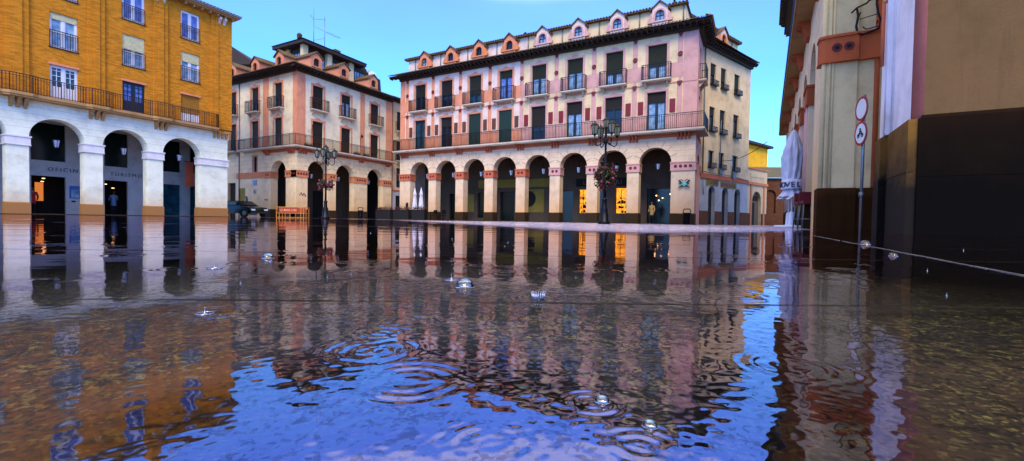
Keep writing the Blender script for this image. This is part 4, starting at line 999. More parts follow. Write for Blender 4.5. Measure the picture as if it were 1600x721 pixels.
# parked car in the side street
CAR=thing('parked_car','dark green car nose out of the street beside the brick building','car',(-40.3,23.4,0),4)
M['carp']=plain('dark_green_paint',lin('061614'),.2,.3,var=.05,bump=0)
b=MB(); prof=[(-2.1,.35),(-2.15,.75),(-1.95,1.0),(-1.3,1.42),(.05,1.44),(.75,1.02),(1.75,.86),(2.1,.66),(2.15,.35)]
for y0,y1,sc in ((-.84,.84,1),): 
    vs=[]; 
    for y,k in ((-.80,.97),(-.86,1.0),(.86,1.0),(.80,.97)):
        for p in prof: 
            yy=y*(1 if p[1]<1.05 else .78); vs.append((p[0]*k,yy,p[1] if k==1 else p[1]-.02))
    n=len(prof); fs=[tuple(range(n-1,-1,-1)),tuple(range(3*n,4*n))]
    for r in range(3):
        for i in range(n-1): fs.append((r*n+i,r*n+i+1,(r+1)*n+i+1,(r+1)*n+i))
        fs.append(((r+1)*n-1,r*n,(r+1)*n,(r+2)*n-1))
    b.add(vs,fs,0,False)
b.build('body',M['carp'],CAR)
b=MB(); b.add([(.12,-.6,1.40),(.12,.6,1.40),(.72,.72,1.06),(.72,-.72,1.06)],[(0,1,2,3)]); b.M=T(.02,0,.015); b.add([(.1,-.6,1.40),(.1,.6,1.40),(.72,.72,1.06),(.72,-.72,1.06)],[(0,1,2,3)]); b.build('windscreen',M['glass_dark'],CAR)
b=MB()
for s in (-1,1): b.prism([(-1.2,1.36),(.0,1.38),(.6,1.08),(-1.7,1.06)],'y',s*.72,s*.80)
b.build('side_window',M['glass_dark'],CAR)
for x in (-1.35,1.35):
    for s in (-1,1):
        b=MB(T(x,s*.82,.32)@Matrix.Rotation(R(90),4,'X')); b.lathe([(.2,-.1),(.31,-.1),(.32,0),(.31,.1),(.2,.1)],n=20); w=b.build('wheel',M['dark'],CAR)
        b=MB(T(x,s*.84,.32)@Matrix.Rotation(R(90),4,'X')); b.lathe([(.02,-.09),(.19,-.1),(.19,.1),(.02,.09)],n=12); b.build('rim',M['metal'],w)
for s in (-1,1):
    b=MB(); b.box(2.0,2.13,s*.6-.17,s*.6+.17,.58,.72); b.build('headlight',M['lamp_glass'],CAR)
b=MB(); b.box(2.1,2.2,-.8,.8,.32,.5); b.build('bumper',M['dark'],CAR)
# closed parasols
def parasol(name_label,loc,H,r,zb,group,skirt=True,txt=None,plate=.5,waist=None):
    t=thing('closed_parasol',name_label,'parasol',loc,0,group)
    b=MB(); n=64; vs=[];fs=[]; rows=40
    for i in range(rows+1):
        u=i/rows; z=H-(H-zb)*u
        if waist: rad=r*(1.9*u if u<.28 else (.53-.25*math.sin((u-.28)*8) if u<.4 else .48+.55*(u-.4)))
        else: rad=r*(.12+.95*min(1,u/.3)**.7 if u<.3 else (1.07-.20*(u-.3)/.4 if u<.7 else (.87-.33*(u-.7)/.12 if u<.82 else .54+.8*(u-.82)/.18)))
        if i==0: rad=.02
        for k in range(n):
            a=2*PI*k/n; f=1+(.30*abs(math.sin(4*a+u*1.3+.4*math.sin(9*u)))-.16)*min(1,u*3)+.05*math.sin(17*a+u*11)+.03*math.sin(31*u+3*a)
            vs.append((rad*f*math.cos(a),rad*f*math.sin(a),z+.03*math.sin(8*a)*(u>.95)))
    for i in range(rows):
        for k in range(n): k2=(k+1)%n; fs.append((i*n+k,i*n+k2,(i+1)*n+k2,(i+1)*n+k))
    b.add(vs,fs,0,True); c=b.build('canopy',M['canvas'],t)
    b=MB(); zs_=zb+(H-zb)*(.60 if waist else .24); rs=r*(.42 if waist else .60)
    b.tube([(rs*1.12*math.cos(2*PI*k/20),rs*1.12*math.sin(2*PI*k/20),zs_+.02*math.sin(3*k)) for k in range(21)],.018,5); b.build('strap',M['lead'],c)
    if txt:
        # lettering wraps the smooth printed band
        b=MB(); b.lathe([(.27,zb+.64),(.325,zb+.60),(.345,zb+.50),(.36,zb+.32),(.37,zb+.28)],n=40); c2=b.build('printed_band',M['canvas'],c)
        for i,ch in enumerate(txt):
            a=-2.05+(i-2)*.50; text(ch,.27,c2,T(.352*math.cos(a),.352*math.sin(a),zb+.345)@Matrix.Rotation(a+PI/2,4,'Z')@T(-.09,-.02,0),'navy_l',name='letter',ext=.012,sx=1.05)
    b=MB(); b.lathe([(.03,.05),(.03,H-.2)],n=10); b.build('pole',M['frame_white'],t)
    b=MB(); b.lathe([(plate,0),(plate,.06),(plate*.94,.09),(.12,.10),(.10,.14),(.085,.55),(.05,.6)],n=28); b.build('base',M['frame_white'],t)
M['navy_l']=plain('navy_lettering',lin('141a50'),.5)
g='large closed white parasols by the right arcade'
parasol('large closed white parasol with navy NOVEL lettering on its valance',(1.22,18.95,0),3.55,.27,1.12,g,txt='NOVEL',plate=.55)
parasol('large closed white parasol standing partly hidden behind the lettered one',(1.22,20.5,0),3.45,.27,1.12,g,plate=.5)
g='small closed parasols in the first arch'
parasol('small closed white parasol in the first arch, the left one of two',(-29.35,33.7,0),3.2,.30,.75,g,plate=.3,waist=True)
parasol('small closed white parasol in the first arch, the right one of two',(-28.55,33.7,0),3.2,.30,.75,g,plate=.3,waist=True)
# bar stools
def stool(loc,label):
    t=thing('bar_stool',label,'stool',loc,12,'bar stools behind the parasols')
    b=MB(); b.box(-.2,.2,-.2,.2,.78,.86); b.box(-.2,.2,.17,.2,.86,1.15); b.build('seat',M['maroon'],t)
    for x in (-.18,.18):
        for y in (-.18,.18): b=MB(); b.tube([(x*1.15,y*1.15,0),(x*.9,y*.9,.78)],.018,6); b.build('leg',M['metal'],t)
    b=MB()
    for z in (.3,): b.tube([(-.2,-.2,z),(.2,-.2,z),(.2,.2,z),(-.2,.2,z),(-.2,-.2,z)],.012,5)
    b.build('stretcher',M['metal'],t)
stool((1.48,16.3,0),'dark red bar stool nearer the big pier, behind the lettered parasol')
stool((1.40,17.0,0),'dark red bar stool farther along the arcade, behind the lettered parasol')
# traffic signs
SG=thing('traffic_sign','grey pole carrying two round red rimmed traffic signs beside the big pier','traffic sign',uv(1.55,10.7),-14+0)
SG.rotation_euler=(0,0,R(-76))
b=MB(); b.lathe([(.026,0),(.026,2.62)],n=12); b.lathe([(.04,.68),(.045,.70),(.045,.74),(.04,.76)],n=12); b.build('pole',M['metal'],SG)
M['sred']=plain('sign_red',lin('9c1420'),.4,var=.1); M['swhite']=plain('sign_white',lin('d4dce0'),.35,var=.05)
for z,fig in ((2.36,0),(1.89,1)):
    rd=.232
    b=MB(T(0,-.04,z)@Matrix.Rotation(R(90),4,'X')); b.lathe([(rd,-.006),(rd,.008)],n=40,smooth=False); d=b.build('sign_disc',M['metal'],SG)
    n=40; b=MB(); 
    for k in range(n):
        a,c=2*PI*k/n,2*PI*(k+1)/n; b.quad(*[(rr*math.cos(t),-.052,z+rr*math.sin(t)) for t,rr in ((a,rd-.045),(c,rd-.045),(c,rd),(a,rd))])
    b.build('red_rim',M['sred'],d)
    b=MB(); b.add([((rd-.045)*math.cos(2*PI*k/n),-.051,z+(rd-.045)*math.sin(2*PI*k/n)) for k in range(n)],[tuple(range(n))]); b.build('white_face',M['swhite'],d)
    if fig:
        b=MB(T(0,-.055,z))
        def ringp(cx_,cz,r): b.tube([(cx_+r*math.cos(2*PI*k/12),0,cz+r*math.sin(2*PI*k/12)) for k in range(13)],.008,4)
        ringp(-.07,-.04,.035); ringp(.07,-.04,.035); b.tube([(-.07,0,-.04),(-.03,0,.0),(.04,0,.0),(.07,0,-.04)],.013,5); b.tube([(.04,0,.0),(.05,0,.04)],.01,5); b.tube([(-.02,0,.01),(0,0,.06),(.03,0,.03)],.013,5)
        b.lathe([(.005,.065),(.02,.075),(.02,.09),(.005,.10)],0,0,8)
        b.build('motorcycle_symbol',M['letter_dark'],d)
# terrace furniture in front of the first arches (dark)
M['planter']=plain('dark_planter',lin('120e0c'),.6); M['heather']=plain('rust_heather',lin('4a1c14'),.8,var=.5)
def planter(loc,rz,label,w):
    t=thing('planter',label,'planter',loc,rz,'dark planters before the first arch')
    b=MB(); t.scale=(1,1,1.3); b.prism([(-.22,0),(.22,0),(.26,.68),(-.26,.68)],'x',-w/2,w/2); b.box(-w/2-.03,w/2+.03,-.29,.29,.66,.72); b.build('box',M['planter'],t)
    b=MB()
    for i in range(260):
        p=Vector((random.uniform(-w/2,w/2),random.gauss(0,.1),.74+abs(random.gauss(0,.1)))); u=Vector((random.gauss(0,1),random.gauss(0,1),random.gauss(0,1))).normalized(); v=u.orthogonal().normalized(); s=.06
        b.add([tuple(p-u*s),tuple(p+v*s*.4),tuple(p+u*s),tuple(p-v*s*.4)],[(0,1,2,3)])
    b.build('foliage',M['heather'],t)
planter((-31.6,31.9,0),0,'long dark planter nearest the building corner by the side street',1.9)
planter((-29.3,31.9,0),0,'long dark planter in front of the first arch of the pink building',1.9)
planter((-27.2,31.9,0),0,'long dark planter left of the dark terrace table',1.5)
TB=thing('terrace_table','dark terrace table with bent pipe legs right of the planters','table',(-25.6,32.1,0))
b=MB(); b.box(-.75,.75,-.4,.4,.72,.76); b.build('table_top',M['iron'],TB)
for s in (-1,1): b=MB(); b.tube([(s*.5,-.35,.72),(s*.72,-.35,.70),(s*.75,-.35,.6),(s*.75,-.35,0)],.03,8); b.build('leg',M['iron'],TB); b=MB(); b.tube([(s*.5,.35,.72),(s*.72,.35,.70),(s*.75,.35,.6),(s*.75,.35,0)],.03,8); b.build('leg',M['iron'],TB)
def chair(loc,rz,label,first=None):
    t=thing('terrace_chair',label,'chair',loc,rz,'dark terrace chairs')
    b=MB(); b.box(-.22,.22,-.22,.22,.43,.47); b.build('seat',M['iron'],t)
    b=MB(); b.box(-.22,.22,.2,.23,.6,.95); b.tube([(-.2,.21,.47),(-.2,.23,.95)],.015,5); b.tube([(.2,.21,.47),(.2,.23,.95)],.015,5); b.build('backrest',M['iron'],t)
    for x in (-.2,.2):
        for y in (-.2,.2): b=MB(); b.tube([(x,y,0),(x,y,.43)],.015,5); b.build('leg',M['iron'],t)
    return t
chair((-26.3,32.9,0),0,'dark terrace chair behind the left half of the table'); chair((-25.3,32.9,0),0,'dark terrace chair behind the right half of the table')
BO=thing('bollard','dark rounded post standing behind the planters near the building corner','bollard',(-30.0,33.3,0))
b=MB(); b.lathe([(.09,0),(.09,1.25),(.13,1.3),(.13,1.55),(.08,1.65),(.02,1.7)],n=12); b.build('post',M['iron'],BO); b=MB(); b.lathe([(.15,0),(.15,.08),(.10,.1)],n=12); b.build('foot',M['iron'],BO)
# potted plants on the corner building balcony
for i,(x,y) in enumerate(((.95,-.45),(6.9,-.45),(8.2,-.45))):
    p=worldM((x,y,6.87)); t=thing('potted_plant','dark leafy plant trough on the long balcony, %s'%('nearest the building corner','left of the right-hand windows','right of the middle windows')[i],'plant',p,90,'plant troughs on the cream building balcony')
    b=MB(); b.box(-.4,.4,-.1,.1,0,.18); b.build('trough',M['planter'],t); b=MB()
    for k in range(160):
        q=Vector((random.uniform(-.42,.42),random.gauss(0,.07),.2+abs(random.gauss(0,.1)))); u=Vector((random.gauss(0,1),random.gauss(0,1),random.gauss(0,1))).normalized(); v=u.orthogonal().normalized(); s=.06
        b.add([tuple(q-u*s),tuple(q+v*s*.4),tuple(q+u*s),tuple(q-v*s*.4)],[(0,1,2,3)])
    b.build('leaves',M['leaf'],t)
# wall lamps on the corner building
for i,y in enumerate((1.65,7.75)):
    t=thing('wall_lamp','thin curved bracket lamp on the cream building, %s'%('beside its corner strip','over the middle pier')[i],'lamp',worldM((y,0,7.9)),90,'wall bracket lamps')
    b=MB(); b.tube([(0,-.02,0),(0,-.05,1.0),(-.05,-.2,1.35),(-.15,-.4,1.4),(-.2,-.5,1.25)],.022,6); b.build('bracket',M['iron'],t); b=MB(T(-.2,-.5,.95)); b.lathe([(.05,0),(.14,.2),(.15,.22),(.05,.3)],n=8); b.build('lamp_shade',M['iron'],t)
# ================================================================== PEOPLE
def person(loc,rz,label,coat,legs,hair,pose=0,H=1.7):
    """one continuous skinned body; coat and hair are children"""
    k=H/1.7
    J={'pel':(0,0,.92),'sp':(0,-.02,1.12),'ch':(0,-.01,1.32),'nk':(0,.0,1.46),'hd0':(0,-.01,1.53),'hd':(0,-.02,1.62),'top':(0,-.01,1.69),
       'shl':(-.18,0,1.38),'ell':(-.24,.05,1.12),'wrl':(-.2,-.14,.94),'hal':(-.19,-.2,.90),
       'shr':(.18,0,1.38),'elr':(.25,.02,1.12),'wrr':(.22,-.05,.88),'har':(.22,-.08,.81),
       'hil':(-.095,0,.88),'knl':(-.1,-.1,.5),'anl':(-.1,-.06,.09),'tol':(-.11,-.22,.04),
       'hir':(.095,0,.88),'knr':(.1,-.02,.48),'anr':(.1,.18,.12),'tor':(.11,.06,.03)}
    if pose==1: J.update(ell=(-.27,-.12,1.15),wrl=(-.12,-.34,1.18),hal=(-.08,-.42,1.2),anr=(.1,.02,.09),tor=(.11,-.14,.04))
    if pose==2: J.update(ell=(-.26,-.05,1.12),wrl=(-.14,-.28,1.05),hal=(-.1,-.35,1.06),elr=(.26,-.05,1.12),wrr=(.12,-.28,1.05),har=(.08,-.35,1.06),anr=(.1,.02,.09),tor=(.11,-.14,.04))
    Rd={'pel':.135,'sp':.12,'ch':.135,'nk':.055,'hd0':.062,'hd':.10,'top':.075,'shl':.06,'ell':.045,'wrl':.032,'hal':.04,'shr':.06,'elr':.045,'wrr':.032,'har':.04,'hil':.09,'knl':.06,'anl':.045,'tol':.038,'hir':.09,'knr':.06,'anr':.045,'tor':.038}
    E_=[('pel','sp'),('sp','ch'),('ch','nk'),('nk','hd0'),('hd0','hd'),('hd','top'),('ch','shl'),('shl','ell'),('ell','wrl'),('wrl','hal'),('ch','shr'),('shr','elr'),('elr','wrr'),('wrr','har'),('pel','hil'),('hil','knl'),('knl','anl'),('anl','tol'),('pel','hir'),('hir','knr'),('knr','anr'),('anr','tor')]
    def skinmesh(J,Rd,E_,rootv,lv=2):
        names=list(J); idx={n:i for i,n in enumerate(names)}
        me=bpy.data.meshes.new('body'); me.from_pydata([Vector(J[n])*k for n in names],[(idx[a],idx[c]) for a,c in E_],[]); o=bpy.data.objects.new('tmp',me); COL.objects.link(o)
        sm=o.modifiers.new('s','SKIN'); 
        for i,n in enumerate(names): me.skin_vertices[0].data[i].radius=(Rd[n]*k,Rd[n]*k*.85); me.skin_vertices[0].data[i].use_root=(n==rootv)
        ss=o.modifiers.new('u','SUBSURF'); ss.levels=lv; ss.render_levels=lv
        bpy.context.view_layer.update(); r=bpy.data.meshes.new_from_object(o.evaluated_get(bpy.context.evaluated_depsgraph_get())); bpy.data.objects.remove(o)
        for p in r.polygons: p.use_smooth=True
        return r
    t=thing('person',label,'person',loc,rz)
    me=skinmesh(J,Rd,E_,'pel'); me.name='body'; me.materials.clear()
    for m in (M['skin'],legs,M['planter']): me.materials.append(m)
    for p in me.polygons:
        z=p.center.z/k; p.material_index=2 if z<.11 else (1 if z<.95 and abs(p.center.x)<.19*k else 0)
    place('body',me,t)
    # coat: offset shell of torso and arms
    J2={n:J[n] for n in ('pel','sp','ch','shl','ell','wrl','shr','elr','wrr')}; J2['hem']=(0,.0,.62); J2['col']=(0,0,1.43)
    R2={'pel':.17,'sp':.155,'ch':.16,'shl':.085,'ell':.065,'wrl':.055,'shr':.085,'elr':.065,'wrr':.055,'hem':.21,'col':.08}
    me=skinmesh(J2,R2,[('pel','sp'),('sp','ch'),('ch','col'),('ch','shl'),('shl','ell'),('ell','wrl'),('ch','shr'),('shr','elr'),('elr','wrr'),('pel','hem')],'pel'); me.materials.clear(); me.materials.append(coat); me.name='coat'; place('coat',me,t)
    b=MB(); b.lathe([(.02,1.735),(.07,1.72),(.105,1.67),(.112,1.60),(.10,1.54),(.07,1.50)],0,.025,14,sx=.95); b.M=Matrix.Scale(k,4); me=b.data('hair',hair); place('hair',me,t,Matrix.Scale(k,4))
    b=MB(); b.lathe([(.004,1.575),(.016,1.59),(.004,1.63)],0,-.105,6); b.box(-.045,-.02,-.098,-.09,1.625,1.637,1); b.box(.02,.045,-.098,-.09,1.625,1.637,1); b.box(-.025,.025,-.098,-.088,1.545,1.553,1)
    place('face',b.data('face',[M['skin'],M['maroon']]),t,Matrix.Scale(k,4))
    return t
M['skin']=plain('skin',lin('c08a6c'),.6,var=.1); M['coat_pale']=plain('beige_coat',lin('b8985c'),.8); M['coat_red']=plain('red_jacket',lin('b01c28'),.7); M['shirt_blue']=plain('blue_shirt',lin('5a78a0'),.7)
M['jeans']=plain('dark_trousers',lin('14161e'),.8); M['hair_b']=plain('dark_hair',lin('1a1210'),.6)
person((-7.1,36.2,.03),-20,'person in a pale beige coat walking through the last wide arch',M['coat_pale'],M['jeans'],M['hair_b'])
person((-41.4,10.35,.03),70,'person in a red jacket reaching forward inside the tourist office doorway',M['coat_red'],M['jeans'],M['hair_b'],1)
person((-41.3,14.5,.03),-80,'person in a blue shirt standing behind the second office doorway',M['shirt_blue'],M['jeans'],M['hair_b'],2)
# ================================================================== GROUND AND WATER
m=Mat('granite_paving'); geo=m.n('ShaderNodeNewGeometry'); P=geo.outputs['Position']
def vor(scale,feature='F1',rand=1,src=P):
    o=m.n('ShaderNodeTexVoronoi',feature=feature); o.inputs['Scale'].default_value=scale; m.l(src,o.inputs['Vector']); return o
n1=m.n('ShaderNodeTexNoise'); n1.inputs['Scale'].default_value=90; n1.inputs['Detail'].default_value=3; m.l(P,n1.inputs['Vector'])
add=m.n('ShaderNodeVectorMath',operation='MULTIPLY_ADD'); m.l(n1.outputs['Color'],add.inputs[0]); add.inputs[1].default_value=(.006,)*3; m.l(P,add.inputs[2])
v1=vor(330,src=add.outputs[0]); v2=vor(140,src=add.outputs[0])
sp=m.n('ShaderNodeSeparateColor'); m.l(v1.outputs['Color'],sp.inputs[0]); sp2=m.n('ShaderNodeSeparateColor'); m.l(v2.outputs['Color'],sp2.inputs[0])
g0=m.math('ADD',m.math('MULTIPLY',sp.outputs[0],.42),m.math('MULTIPLY',sp2.outputs[0],.30)); g0=m.math('ADD',g0,m.math('MULTIPLY',m.noise(55,6,.8,P),.62))
c1=m.ramp(g0,[(.58,lin('020201')),(.70,lin('0e0c06')),(.77,lin('3e381a')),(.84,lin('94843e')),(.93,lin('e0d49c'))])
c2=m.ramp(m.noise(16,5,.7,P),[(.3,(.35,.35,.3,1)),(.55,(1,.95,.8,1)),(.75,(1.5,1.1,.6,1))])
c3=m.mix(1,c1,c2,'MULTIPLY'); c3=m.mix(1,c3,(.36,.38,.27,1),'MULTIPLY')
c3=m.mix(m.ramp(m.noise(7,5,.7,P),[(.35,(.7,)*3),(.6,(0,0,0))]),c3,lin('060503'))
c3=m.mix(m.ramp(m.noise(2.3,4,.6,P),[(.5,(0,0,0)),(.7,(.45,)*3)]),c3,lin('5a3c14'),'MULTIPLY')
def jointmask(mm,P,w=.008):
    mp=mm.n('ShaderNodeMapping'); mp.inputs['Rotation'].default_value=(0,0,R(-31)); mp.inputs['Location'].default_value=(.13,.11,0); mm.l(P,mp.inputs[0])
    s=mm.n('ShaderNodeSeparateXYZ'); mm.l(mp.outputs[0],s.inputs[0])
    fy=mm.math('FRACT',mm.math('DIVIDE',mm.math('ADD',s.outputs[1],50),.86)); 
    return mm.math('LESS_THAN',fy,w/.86)
m.color(m.mix(jointmask(m,P),c3,lin('0a0806'))); m.b.inputs['Roughness'].default_value=.5
m.bump(sp.outputs[1],.25,.002)
b=MB(); b.add([(-400,-400,-.012),(400,-400,-.012),(400,900,-.012),(-400,900,-.012)],[(0,1,2,3)]); o=b.build('ground',m.m); struct(o)
# rain water film: polar sheet whose ripples are real geometry
w=Mat('rain_water'); w.N.remove(w.b); geo=w.n('ShaderNodeNewGeometry'); P=geo.outputs['Position']
gl=w.n('ShaderNodeBsdfGlossy'); gl.inputs['Roughness'].default_value=.02; gl.inputs['Color'].default_value=(1,.86,.98,1)
tr=w.n('ShaderNodeBsdfTransparent'); tr.inputs['Color'].default_value=(.93,.95,.9,1)
# rain-beaten area far out: rougher surface
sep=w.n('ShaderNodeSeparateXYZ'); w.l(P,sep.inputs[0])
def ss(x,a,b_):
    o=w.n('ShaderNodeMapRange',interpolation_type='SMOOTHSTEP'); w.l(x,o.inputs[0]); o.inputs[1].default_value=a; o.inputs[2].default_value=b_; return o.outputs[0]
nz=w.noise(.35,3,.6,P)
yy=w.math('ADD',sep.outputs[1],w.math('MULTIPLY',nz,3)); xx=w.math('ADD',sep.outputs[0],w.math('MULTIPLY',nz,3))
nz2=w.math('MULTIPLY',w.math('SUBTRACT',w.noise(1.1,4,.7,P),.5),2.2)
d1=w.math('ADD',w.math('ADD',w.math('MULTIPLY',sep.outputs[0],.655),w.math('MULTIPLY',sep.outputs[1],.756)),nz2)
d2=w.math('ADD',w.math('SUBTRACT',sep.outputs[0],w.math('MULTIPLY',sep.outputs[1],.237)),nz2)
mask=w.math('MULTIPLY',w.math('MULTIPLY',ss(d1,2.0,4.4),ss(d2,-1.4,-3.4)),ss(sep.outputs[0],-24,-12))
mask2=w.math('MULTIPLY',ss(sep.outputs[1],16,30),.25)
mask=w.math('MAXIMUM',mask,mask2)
bn=w.noise(9,3,.6,P); bp=w.n('ShaderNodeBump'); bp.inputs['Distance'].default_value=.25; w.l(bn,bp.inputs['Height']); w.l(w.math('MULTIPLY',mask,BUMPK),bp.inputs['Strength'])
w.l(bp.outputs[0],gl.inputs['Normal'])
w.l(w.math('ADD',.028,w.math('MULTIPLY',mask,.12)),gl.inputs['Roughness'])
fr=w.n('ShaderNodeFresnel'); fr.inputs['IOR'].default_value=WIOR
mx=w.n('ShaderNodeMixShader'); # stone grains that break through the thin film close by
nn=w.n('ShaderNodeTexNoise'); nn.inputs['Scale'].default_value=70; nn.inputs['Detail'].default_value=3; w.l(P,nn.inputs['Vector'])
av=w.n('ShaderNodeVectorMath',operation='MULTIPLY_ADD'); w.l(nn.outputs['Color'],av.inputs[0]); av.inputs[1].default_value=(.008,)*3; w.l(P,av.inputs[2])
va=w.n('ShaderNodeTexVoronoi'); va.inputs['Scale'].default_value=330; w.l(av.outputs[0],va.inputs['Vector']); vb=w.n('ShaderNodeTexVoronoi'); vb.inputs['Scale'].default_value=140; w.l(av.outputs[0],vb.inputs['Vector'])
sa=w.n('ShaderNodeSeparateColor'); w.l(va.outputs['Color'],sa.inputs[0]); sb=w.n('ShaderNodeSeparateColor'); w.l(vb.outputs['Color'],sb.inputs[0])
gsum=w.math('ADD',w.math('ADD',w.math('MULTIPLY',sa.outputs[0],.36),w.math('MULTIPLY',sb.outputs[1],.30)),w.math('MULTIPLY',w.noise(45,5,.75,P),.5))
gmask=w.ramp(gsum,[(.42,(.34,)*3),(.56,(1,1,1))])
dl=w.n('ShaderNodeVectorMath',operation='LENGTH'); w.l(P,dl.inputs[0]); film=w.math('ADD',ss(w.math('ADD',dl.outputs['Value'],w.math('MULTIPLY',w.noise(3,3,.6,P),.5)),.8,1.9),0)
# reflection strength painted in: kept where sky mirrors (patch, strip), cut over mirrored walls
nd=w.n('ShaderNodeTexNoise'); nd.inputs['Scale'].default_value=9; nd.inputs['Detail'].default_value=4; w.l(P,nd.inputs['Vector'])
pd=w.n('ShaderNodeVectorMath',operation='MULTIPLY_ADD'); w.l(nd.outputs['Color'],pd.inputs[0]); pd.inputs[1].default_value=(.12,.12,0); w.l(P,pd.inputs[2])
dd=w.n('ShaderNodeVectorMath',operation='DISTANCE'); w.l(pd.outputs[0],dd.inputs[0]); dd.inputs[1].default_value=(-.15,.28,0)
s2=w.n('ShaderNodeSeparateXYZ'); w.l(pd.outputs[0],s2.inputs[0])
strip_dx=w.math('ABSOLUTE',w.math('SUBTRACT',s2.outputs[0],.08))
sky_refl=w.math('MAXIMUM',ss(dd.outputs["Value"],.22,.14),ss(strip_dx,.10,.045))
thin=w.mix(1,w.ramp(gsum,[(.44,(.06,)*3),(.60,(.60,)*3)]),(1,1,1,1),'MULTIPLY')  # stone grain gaps, plus a cut that dims mirrored walls
soft=w.ramp(gsum,[(.36,(.62,)*3),(.54,(1,1,1))])
gm2=w.mix(film,w.mix(sky_refl,thin,soft),(1,1,1,1))
facw=w.math('MULTIPLY',fr.outputs[0],gm2)
w.l(facw,mx.inputs[0]); w.l(tr.outputs[0],mx.inputs[1])
sky_sheen=w.n('ShaderNodeBsdfDiffuse'); sky_sheen.inputs['Color'].default_value=(.18,.27,.62,1); mf=w.n('ShaderNodeMixShader')  # lavender diffuse painted in for sky mirrored on the rain-beaten water
w.l(w.math('MULTIPLY',mask,w.ramp(w.noise(5.5,7,.9,P),[(.47,(.0,)*3),(.58,(.85,)*3)])),mf.inputs[0]); w.l(gl.outputs[0],mf.inputs[1]); w.l(sky_sheen.outputs[0],mf.inputs[2]); w.l(mf.outputs[0],mx.inputs[2])
df=w.n('ShaderNodeBsdfDiffuse'); df.inputs['Color'].default_value=(.02,.018,.015,1)
mj=w.n('ShaderNodeMixShader'); brk=w.ramp(w.noise(3,3,.6,P),[(.38,(0,0,0)),(.5,(.85,)*3)]); w.l(w.math('MULTIPLY',jointmask(w,P,.014),brk),mj.inputs[0]); w.l(mx.outputs[0],mj.inputs[1]); w.l(df.outputs[0],mj.inputs[2])
w.l(mj.outputs[0],w.out.inputs['Surface'])
NA,NR=1000,1450; r0,r1=.10,75.
th=np.linspace(R(118.6-78),R(118.6+78),NA); rr=r0*np.exp(np.linspace(0,math.log(r1/r0),NR))
Rg,Tg=np.meshgrid(rr,th,indexing='ij'); X=Rg*np.cos(Tg); Y=Rg*np.sin(Tg); Z=np.zeros_like(X)
dr=Rg*(math.log(r1/r0)/NR)
def sst(x,a,b_): t=np.clip((x-a)/(b_-a),0,1); return t*t*(3-2*t)
# wind wavelets: many short crested trains
def trains(n,l0,l1,slope,dirc,spread,env):
    global Z
    acc=np.zeros_like(X)
    for i in range(n):
        lam=l0*(l1/l0)**rng.random(); a=dirc+rng.normal(0,spread); kx,ky=math.cos(a)*2*PI/lam,math.sin(a)*2*PI/lam
        am=slope*lam/(2*PI)/math.sqrt(n/2)
        # slow modulation makes patches
        b1,b2=rng.random(2)*6.28; q=lam*5; e=.5+.5*np.sin(X*2*PI/q*math.cos(a+1.2)+Y*2*PI/q*math.sin(a+1.2)+b1)
        acc+=am*e*np.sin(kx*X+ky*Y+b2)*sst(lam/dr,3,7)
    Z+=acc*env
near=1-sst(Rg,.55,1.15)
patch=.72+.28*np.sin(X*3.1+1.3*np.sin(Y*2.3))*np.sin(Y*2.7+1.1*np.sin(X*1.9+1))
trains(60,.008,.03,WS1,R(118),1.0,(.2+near)*patch)
trains(26,.05,.16,WS2,R(118),.8,.5+near*.5)
trains(20,.2,.8,.006,R(118),.9,np.ones_like(X))
def ring(cx_,cy_,rad,lam,slope,wd):
    global Z
    i0=max(0,int(NR*math.log(max(.1001,math.hypot(cx_,cy_)-rad-3*wd)/r0)/math.log(r1/r0))-1); i1=min(NR,int(NR*math.log((math.hypot(cx_,cy_)+rad+3*wd)/r0)/math.log(r1/r0))+2)
    d=np.hypot(X[i0:i1]-cx_,Y[i0:i1]-cy_); Z[i0:i1]+=slope*lam/(2*PI)*np.cos(2*PI*(d-rad)/lam)*np.exp(-((d-rad)/wd)**2)*np.clip(.55+.65*np.sin(2*np.arctan2(Y[i0:i1]-cy_,X[i0:i1]-cx_)+cx_*40)+.3*np.sin(5*np.arctan2(Y[i0:i1]-cy_,X[i0:i1]-cx_)+cy_*31),.08,1.3)
for (x,y,rad,lam,s,wd) in [(-.58,.29,.030,.012,.32,.018),(-.47,.38,.022,.012,.30,.014),(-.35,.39,.03,.016,.2,.016),(-.34,.34,.02,.012,.16,.012),(-.22,.25,.03,.014,.24,.016),(-.12,.20,.022,.012,.12,.012),(-.30,.29,.028,.016,.2,.02),(-.66,.49,.03,.014,.26,.018),(-1.11,.51,.05,.02,.2,.03),(-1.10,.67,.05,.02,.2,.03),(-2.55,.74,.06,.03,.15,.04),(-.52,.70,.022,.014,.2,.016),(-.43,.63,.03,.016,.2,.02),(-.29,.62,.03,.014,.22,.018),(-.36,.66,.035,.016,.2,.02),(-.53,.95,.05,.024,.2,.03),(.03,.44,.03,.014,.16,.016),(-.09,.28,.014,.01,.2,.01),(-.03,.84,.04,.02,.2,.03),(-.66,8.5,.15,.12,.1,.1),(-.57,2.59,.1,.06,.1,.06),(-.05,.24,.012,.01,.2,.01),(.52,2.34,.08,.05,.12,.05),(.25,.6,.03,.016,.12,.02),(-.75,.7,.05,.02,.18,.03),]:
    ring(x,y,rad,lam,s*RINGK,wd)
for i in range(170):
    a=R(118.6)+rng.uniform(-.85,.85); q=.9*math.exp(rng.uniform(0,2.6)); ring(q*math.cos(a),q*math.sin(a),.03*q**.7,.018*q**.8,.12*RINGK,.02*q**.8)
me=bpy.data.meshes.new('water'); nv=NA*NR; co=np.stack([X,Y,Z],-1).reshape(-1,3).astype(np.float32)
me.vertices.add(nv); me.vertices.foreach_set('co',co.ravel())
